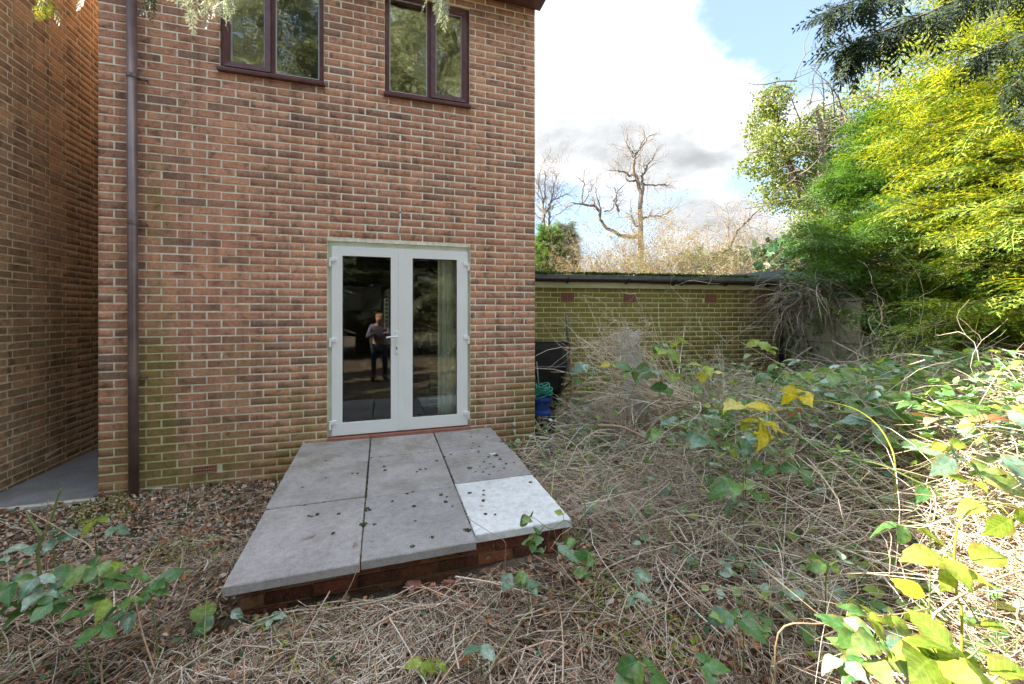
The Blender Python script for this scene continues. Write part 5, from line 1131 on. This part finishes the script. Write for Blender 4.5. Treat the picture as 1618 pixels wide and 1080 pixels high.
# ------------------------------------------------------------------ concrete panel fence under the conifers
fn = empty('concrete_fence', (8.45, .5, 0), 'stained concrete panel fence half hidden under the conifers', 'fence')
A_ = np.array([8.45, .5]); dirn = np.array([.12, -1.]); dirn /= np.linalg.norm(dirn); an = math.atan2(dirn[1], dirn[0])
fn.rotation_euler[2] = an; px_ = 0
for k, (w_, hh) in enumerate(((.95, 1.75), (1.1, 1.22), (1.5, 1.20), (1.5, 1.18), (1.5, 1.18))):
    MB().box(px_, px_+.10, -.05, .05, -.1, hh+.05).build('post', M['conc_fence'], fn, bevel=.008)
    for q in range(int(hh/.3)): MB().box(px_+.104, px_+w_-.004, -.02, .02, hh-.30*(q+1)+.004, hh-.30*q-.004).build('panel', M['conc_fence'], fn, bevel=.006)
    MB().box(px_+.104, px_+w_-.004, -.045, .045, hh+.001, hh+.045).build('coping', M['conc_fence'], fn, bevel=.006); px_ += w_

# ------------------------------------------------------------------ things by the outbuilding
def P3(px, py, Z): return Vector(at(px, py, Z))
# wheelbarrow tipped up on its nose, underside facing the camera
wz = 5.45; O = P3(868, 690, wz); O.z = float(gh(O.x, O.y)); 
wb = empty('wheelbarrow', tuple(O), 'black wheelbarrow stood on end against the outbuilding wall', 'wheelbarrow', rz=-.22)
mb = MB(); rings = []
for (zz, hw_, dp, yb) in ((.30, .17, .16, .06), (.45, .23, .24, .03), (.75, .285, .27, .02), (.98, .30, .22, .06), (1.07, .31, .02, .24)):
    rings.append([(-hw_, yb+dp, zz), (-hw_*.85, yb+.03, zz), (-hw_*.55, yb, zz), (hw_*.55, yb, zz), (hw_*.85, yb+.03, zz), (hw_, yb+dp, zz)])
for rg in rings: mb.v += rg
for i in range(4):
    for k in range(5): mb.f.append((6*i+k, 6*i+k+1, 6*i+k+7, 6*i+k+6))
mb.f.append((0, 1, 2, 3, 4, 5))
tr = mb.build('tray', M['black_plastic'], wb, smooth=False); sm = tr.modifiers.new('t', 'SOLIDIFY'); sm.thickness = .006
MB().tube([(-.31, .27, 1.07), (-.27, .10, 1.075), (-.15, .055, 1.08), (.15, .055, 1.08), (.27, .10, 1.075), (.31, .27, 1.07)], .014, 8).build('tray_rim', M['black_plastic'], wb, smooth=True)
for s in (-1, 1):
    MB().tube([(s*.07, .03, .18), (s*.16, -.02, .45), (s*.24, -.03, .80), (s*.27, -.03, 1.02), (s*.235, -.03, 1.20), (s*.225, -.02, 1.44)], .015, 8).build('handle', M['steel'], wb, smooth=True)
    MB().tube([(s*.24, -.03, .80), (s*.25, -.20, .66), (s*.24, -.22, .60), (s*.17, -.03, .47)], .013, 8).build('leg', M['steel'], wb, smooth=True)
MB().tube([(-.24, -.03, .76), (.24, -.03, .76)], .012, 8).build('cross_bar', M['steel'], wb)
def wheel(parent, c, axis, R_, wd, hubm):
    c = Vector(c); ax = Vector(axis).normalized(); u = ax.orthogonal().normalized(); v_ = ax.cross(u); mb = MB(); n = 24; m = 8
    for i in range(n):
        a = 2*math.pi*i/n; d = u*math.cos(a)+v_*math.sin(a)
        for k in range(m):
            b = 2*math.pi*k/m; mb.v.append(tuple(c+d*(R_-wd+wd*math.cos(b))+ax*wd*math.sin(b)))
    for i in range(n):
        for k in range(m): mb.f.append((i*m+k, ((i+1) % n)*m+k, ((i+1) % n)*m+(k+1) % m, i*m+(k+1) % m))
    w_ = mb.build('wheel', M['black'], parent, smooth=True)
    mb = MB(); mb.cyl(c, ax, R_*.20, wd*2.1, 12); mb.cyl(c, ax, R_*.66, wd*.5, 20)
    for k in range(5):
        a = 2*math.pi*k/5; d = u*math.cos(a)+v_*math.sin(a); mb.tube([tuple(c+d*R_*.15-ax*wd*.4), tuple(c+d*R_*.66-ax*wd*.4)], .012, 5)
    mb.build('rim', M[hubm], w_)
wheel(wb, (0, -.02, .185), (1, .12, 0), .18, .045, 'steel')
# garden hose cart with a blue reel, half hidden by the house corner
O = Vector((4.26, .30, 0)); O.z = float(gh(O.x, O.y)); hc = empty('hose_cart', tuple(O), 'two wheeled hose cart with blue reel and green hose at the house corner', 'hose cart', rz=.1)
wheel(hc, (-.02, -.06, .165), (.9, -.43, 0), .165, .038, 'black'); wheel(hc, (-.20, .06, .165), (.9, -.43, 0), .165, .038, 'black')
mb = MB(); mb.tube([(-.12, 0, .28), (-.12, 0, .31), (-.12, 0, .33), (-.12, 0, .43), (-.12, 0, .45), (-.12, 0, .47)], [.13, .13, .09, .09, .125, .125], 20); mb.build('reel', M['blue_plastic'], hc, smooth=False)
pts = []
for i in range(150):
    a = i*.33; rr = .105+.022*math.sin(i*.7); pts.append((-.10+rr*math.cos(a), rr*.7*math.sin(a), .50+.12*(i/150)+.03*math.sin(a*1.0+i*.1)))
MB().tube(pts, .008, 6).build('hose', M['hose'], hc, smooth=True)
MB().tube([(-.1, .02, .12), (-.12, .05, .5), (-.13, .12, .9)], .013, 8).build('frame', M['steel'], hc, smooth=True)
# rusty spade leaning on the wall
a0 = P3(899, 552, 5.55); a1 = P3(903, 632, 5.35); base = Vector((a1.x, a1.y, float(gh(a1.x, a1.y)))); sp = empty('garden_spade', tuple(base), 'old rusty spade with a T handle leaning on the outbuilding wall', 'spade')
mb = MB(); mb.tube([tuple(a1-base), tuple((a0*.35+a1*.65)-base+Vector((.02, 0, 0))), tuple(a0-base)], .014, 8); mb.build('shaft', M['rust'], sp)
mb = MB(); q = a0-base; mb.tube([(q.x-.055, q.y+.01, q.z), (q.x+.06, q.y-.01, q.z+.004)], .016, 8); mb.build('grip', M['rust'], sp)
q = a1-base; mb = MB(); mb.box(q.x-.08, q.x+.08, q.y-.012, q.y-.004, max(-.02, q.z-.24), q.z); mb.build('blade', M['rust'], sp, bevel=.003)
# lump of old concrete and the leaning pale slab
def rock(name, c, dims, seed, matl, label, cat, rot=(0, 0, 0), sub=3, amp=.12):
    bm_v = []; r = random.Random(seed); import bmesh
    bm = bmesh.new(); bmesh.ops.create_cube(bm, size=1.0); bmesh.ops.subdivide_edges(bm, edges=bm.edges[:], cuts=sub, use_grid_fill=True)
    for v in bm.verts:
        p = v.co; n = vnoise(p.x*3+seed, p.y*3, seed)*amp+vnoise(p.z*4, p.x*4+seed, seed+2)*amp*.6; v.co = Vector((p.x*dims[0], p.y*dims[1], p.z*dims[2]))*(1+n)
    me = bpy.data.meshes.new(name); bm.to_mesh(me); bm.free(); o = link(name, me, M[matl], None, c, rot); tag(o, label, cat); return o
q = P3(916, 643, 5.2); rock('concrete_lump', (q.x, q.y, q.z), (.24, .16, .20), 3, 'mossy_stone', 'mossy lump of concrete beside the upended wheelbarrow', 'rubble', (0, .15, .3))
top = P3(992, 531, 4.75); bot = P3(1008, 648, 4.6); c = (top+bot)/2
o = rock('leaning_slab', tuple(c), (.24, .07, .92), 8, 'stone', 'pale grey stone slab leaning behind the dead stems', 'slab', (-.10, -.12, -.35), 4, .045)
# blue plastic scraps
for i, (px, py, s_, lb) in enumerate(((892, 697, .14, 'largest scrap of crumpled blue plastic on the ground near the house corner'), (866, 700, .08, 'small crumpled blue plastic scrap right below the cart wheel'), (900, 689, .06, 'small torn blue plastic scrap behind the largest one'))):
    q = P3(px, py, 4.45); r = random.Random(i); mb = MB(); n = 7; mb.v = [((a/n-.5)*s_*1.6+r.uniform(-.012, .012), (b_/n-.5)*s_*1.2+r.uniform(-.012, .012), .02+r.uniform(0, s_*.33)) for a in range(n+1) for b_ in range(n+1)]
    mb.f = [(a*(n+1)+b_, (a+1)*(n+1)+b_, (a+1)*(n+1)+b_+1, a*(n+1)+b_+1) for a in range(n) for b_ in range(n)]
    o = mb.build('plastic_scrap', M['blue_plastic'], None, loc=(q.x, q.y, float(gh(q.x, q.y))+.05)); tag(o, lb, 'plastic scrap')
# brick pieces at the foot of the patio
for i, (px, py, dm, rt, lb) in enumerate(((655, 932, (.075, .05, .025), (.5, .2, .5), 'broken red tile piece lying below the middle of the patio front'), (705, 915, (.07, .02, .06), (.2, .5, .3), 'pointed red tile shard standing against the patio base'), (683, 918, (.03, .02, .07), (.1, .1, 0), 'narrow red tile shard left of the pointed one'))):
    q = P3(px, py, 2.28-.03*i); rock('tile_shard', (q.x, min(q.y, -2.06), float(gh(q.x, q.y))+.035), dm, i+20, 'tile', lb, 'tile shard', rt, 2, .25)
for i, (px, py, s_, lb) in enumerate(((262, 762, .07, 'biggest pale flint on the soil below the air brick'), (275, 768, .045, 'smaller flint right of the biggest pale flint'), (243, 784, .05, 'flat pale stone on the soil nearest the downpipe'), (375, 758, .05, 'grey stone against the foot of the wall left of the patio'))):
    a = (px-CPX)/F; Zq = (1.6-.06)*F/(py-HY); q = P3(px, py, Zq); rock('garden_stone', (q.x, min(q.y, -.05), float(gh(q.x, q.y))+.01), (s_, s_*.6, s_*.45), i+40, 'pebble', lb, 'stone', (0, 0, i), 2, .3)
# moss clumps that fell from the roof on to the slabs, and the white dropping
def on_patio(px, py):
    z = .31
    for _ in range(4):
        Zq = (1.6-z)*F/(py-HY); q = P3(px, py, Zq); z = pz_(q.y)
    return q
pts = [(784, 720), (772, 722), (765, 730), (775, 733), (790, 726), (758, 737), (768, 741), (780, 738), (742, 740), (752, 745), (763, 746), (773, 750), (788, 744), (797, 740), (800, 733), (812, 731), (748, 700), (745, 708), (757, 705), (702, 722), (712, 718), (736, 718), (690, 728), (664, 742), (672, 741), (659, 745), (607, 737), (608, 743), (515, 728), (515, 755), (557, 748), (565, 748), (478, 770), (643, 780), (652, 777), (706, 785), (697, 782), (715, 800), (654, 800), (581, 805), (574, 829), (592, 829), (535, 812), (493, 816), (488, 815), (501, 813), (526, 843), (656, 823), (682, 849), (652, 863), (738, 838), (742, 779), (764, 775), (764, 782), (764, 791), (767, 812), (782, 813), (838, 762), (620, 792), (704, 793), (745, 690), (770, 690), (792, 698), (756, 714)]
V = []; T = []; r = random.Random(5)
for i, (px, py) in enumerate(pts):
    q = on_patio(px, py); s_ = r.uniform(.008, .015) if i not in (0, 8, 39, 40, 50) else .022
    for k in range(22):
        a = r.uniform(0, 6.28); rr = s_*math.sqrt(r.random()); c = (q.x+rr*math.cos(a), q.y+rr*math.sin(a), q.z+.001+r.uniform(0, s_*.55)*(1-rr/s_*.6)); b = len(V)
        for d in ((1, 0, -.4), (-.5, .87, -.4), (-.5, -.87, -.4), (0, 0, .9)): V.append((c[0]+d[0]*s_*.34+r.uniform(-.001, .001), c[1]+d[1]*s_*.34, max(c[2]+d[2]*s_*.3, q.z+.0005)))
        T += [(b, b+1, b+3), (b+1, b+2, b+3), (b+2, b, b+3)]
for (xa_, ya_, xb_, yb_, n_) in ((2.181, -.1, 2.181, -2.05, 260), (2.808, -.05, 2.808, -2.0, 200), (1.56, -1.331, 2.17, -1.331, 60), (2.19, -.568, 2.8, -.568, 60), (2.82, -.602, 3.42, -.602, 40), (1.8, -.006, 3.2, -.006, 120), (2.82, -1.307, 3.42, -1.307, 40)):
    for k in range(n_):
        u = r.random(); 
        if math.sin(u*23+xa_*7)+math.sin(u*57) < -.2: continue
        x, y = xa_+(xb_-xa_)*u+r.gauss(0, .003), ya_+(yb_-ya_)*u+r.gauss(0, .003); z = pz_(y)-.003; b = len(V); w_ = r.uniform(.003, .007)
        for d in ((1, 0, -.4), (-.5, .87, -.4), (-.5, -.87, -.4), (0, 0, .9)): V.append((x+d[0]*w_, y+d[1]*w_, z+d[2]*w_*.8))
        T += [(b, b+1, b+3), (b+1, b+2, b+3), (b+2, b, b+3)]
o = link('moss_clumps', npmesh('moss_clumps', V, T), M['moss']); tag(o, kind='stuff')
q = on_patio(779, 718); rock('bird_dropping', (q.x, q.y, q.z+.004), (.05, .03, .01), 60, 'white', 'white bird dropping splashed on the right hand paving slab', 'dropping', (0, 0, .2), 2, .35)
for i, (px, py, s_, lb) in enumerate(((482, 853, .055, 'rusty dry conifer sprig on the front left paving slab'), (565, 865, .04, 'small rusty dry sprig near the slab joint at the front'), (770, 800, .03, 'tiny dry brown sprig on the pale white slab'))):
    q = on_patio(px, py); v0, t0 = frond(5, i+3, w=.03, droop=.05); me = npmesh('dry_sprig', v0*s_*1.6, t0); o = link('dry_sprig', me, M['leaf_brown'], None, (q.x-.02, q.y, q.z+.006), (0, 0, .4+i)); tag(o, lb, 'sprig')
# thin dead stalk arching up over the patio edge
B('thin curled dead stalk rising in front of the patio and over the white slab', [[(800, 925, 2.25), (798, 880, 2.25), (797, 855, 2.25), (770, 838, 2.3), (735, 815, 2.35), (728, 800, 2.4)]], [], stem='tan_stem', seed=60, r0=.0022, name='dead_stalk', cat='stalk')
B('thin curved dead stalk leaning on the front edge of the patio at the slab joint', [[(515, 975, 2.0), (545, 940, 2.0), (562, 905, 2.02), (571, 870, 2.05)]], [], stem='tan_stem', seed=61, r0=.0022, name='dead_stalk', cat='stalk')
# dry tan stems sticking up in the left foreground
B('broken tan stick slanting over the left foreground', [[(150, 880, 1.9), (110, 845, 1.95), (42, 806, 2.0)]], [], stem='tan_stem', seed=62, r0=.0045, name='broken_stick', cat='stick')
B('short pale stick standing beside the snapped green stalk', [[(70, 870, 2.0), (73, 830, 2.0), (76, 790, 2.0)]], [], stem='tan_stem', seed=63, r0=.003, name='broken_stick', cat='stick')
B('forked pale sticks propped in the lower left foreground', [[(160, 1050, 1.5), (190, 990, 1.5), (212, 940, 1.5)], [(245, 1060, 1.45), (225, 1000, 1.48), (212, 940, 1.5)]], [], stem='tan_stem', seed=64, r0=.0035, name='broken_stick', cat='stick')
B('bare tan wand rising from the dead bush to the left against the outbuilding wall', [[(1000, 560, 4.6), (975, 510, 4.65), (950, 475, 4.7), (920, 466, 4.7)], [(960, 487, 4.7), (950, 500, 4.7), (948, 515, 4.7)]], [], stem='tan_stem', seed=65, r0=.006, name='dead_wand', cat='stalk', root=False)
B('bare tan wand rising to the right against the outbuilding wall', [[(1000, 545, 4.6), (1015, 520, 4.6), (1028, 498, 4.6), (1034, 480, 4.6)]], [], stem='tan_stem', seed=66, r0=.005, name='dead_wand', cat='stalk', root=False)
B('thick peeled branch lying on the litter in front of the leaning slab', [[(945, 672, 3.9), (985, 675, 3.8), (1035, 700, 3.6)]], [], stem='tan_stem', seed=67, r0=.016, name='fallen_branch', cat='branch', root=False)

# ------------------------------------------------------------------ the photographer, mirrored in the glass of the garden doors
pg = empty('person', (2.24, -5.15, float(gh(2.24, -5.15))), 'photographer stooping behind the camera in lilac top and dark trousers, mirrored in the door glass', 'person')
def skin(name, matl, verts, edges, radii, parent, lv=2):
    me = bpy.data.meshes.new(name); me.from_pydata(verts, edges, []); me.update()
    o = link(name, me, matl, parent); o.modifiers.new('skin', 'SKIN'); sk_ = me.skin_vertices or None
    bpy.context.view_layer.objects.active = o
    for v, r_ in zip(me.skin_vertices[0].data, radii): v.radius = (r_, r_*.86)
    me.skin_vertices[0].data[0].use_root = True
    sb = o.modifiers.new('sub', 'SUBSURF'); sb.levels = lv; sb.render_levels = lv; return o
M['skin'] = simple('skin', (.42, .24, .17), (.46, .27, .20), 20, .5, 0); M['lilac'] = simple('lilac_cloth', (.16, .14, .21), (.20, .17, .25), 30, .9, .2)
M['denim'] = simple('dark_denim', (.03, .035, .06), (.05, .055, .08), 60, .9, .2); M['hair'] = simple('auburn_hair', (.34, .13, .05), (.46, .20, .08), 90, .5, .3)
bv = [(0, -.12, .80), (0, -.07, 1.0), (0, .03, 1.17), (0, .08, 1.26), (0, .13, 1.33), (0, .155, 1.42)]; be = [(0, 1), (1, 2), (2, 3), (3, 4), (4, 5)]; br = [.13, .115, .13, .055, .075, .085]
for s_ in (-1, 1):
    k = len(bv); bv += [(s_*.17, .03, 1.20), (s_*.24, .10, .98), (s_*.15, .32, 1.06), (s_*.12, .39, 1.08)]; be += [(2, k), (k, k+1), (k+1, k+2), (k+2, k+3)]; br += [.06, .045, .032, .03]
    for f_ in range(5):
        j = len(bv); a_ = (f_-2)*.016; L_ = (.05, .07, .078, .07, .055)[f_]
        bv += [(s_*.12+a_, .42, 1.085), (s_*.12+a_*1.3, .42+L_, 1.075-.02*(f_ == 0))]; be += [(k+3, j), (j, j+1)]; br += [.010, .007]
    k = len(bv); bv += [(s_*.10, -.11, .76), (s_*.12, -.03, .43), (s_*.13, -.10, .09), (s_*.135, .05, .035)]; be += [(0, k), (k, k+1), (k+1, k+2), (k+2, k+3)]; br += [.095, .062, .045, .035]
skin('body', M['skin'], bv, be, br, pg)
skin('top', M['lilac'], [(0, -.12, .84), (0, -.07, 1.0), (0, .03, 1.17), (0, .075, 1.235), (-.17, .03, 1.20), (-.24, .10, .98), (-.17, .27, 1.04), (.17, .03, 1.20), (.24, .10, .98), (.17, .27, 1.04)], [(0, 1), (1, 2), (2, 3), (2, 4), (4, 5), (5, 6), (2, 7), (7, 8), (8, 9)], [.155, .14, .155, .07, .075, .06, .045, .075, .06, .045], pg)
skin('trousers', M['denim'], [(0, -.12, .82), (-.10, -.11, .74), (-.12, -.03, .43), (-.13, -.10, .12), (.10, -.11, .74), (.12, -.03, .43), (.13, -.10, .12)], [(0, 1), (1, 2), (2, 3), (0, 4), (4, 5), (5, 6)], [.15, .11, .078, .06, .11, .078, .06], pg)
skin('hair', M['hair'], [(0, .12, 1.47), (0, .075, 1.42), (0, .055, 1.32), (0, .05, 1.22)], [(0, 1), (1, 2), (2, 3)], [.085, .092, .07, .04], pg)
mb = MB()
for s_ in (-1, 1): mb.cyl((s_*.03, .238, 1.425), (0, 1, 0), .010, .01, 8)
mb.build('eyes', M['black'], pg)
MB().tube([(0, .235, 1.41), (0, .26, 1.385), (0, .24, 1.375)], [.008, .014, .010], 6).build('nose', M['skin'], pg, smooth=True)

skin('boots', M['black'], [(-.13, -.10, .16), (-.13, -.10, .07), (-.135, .07, .045)], [(0, 1), (1, 2)], [.062, .058, .045], pg)
skin('boots', M['black'], [(.13, -.10, .16), (.13, -.10, .07), (.135, .07, .045)], [(0, 1), (1, 2)], [.062, .058, .045], pg)
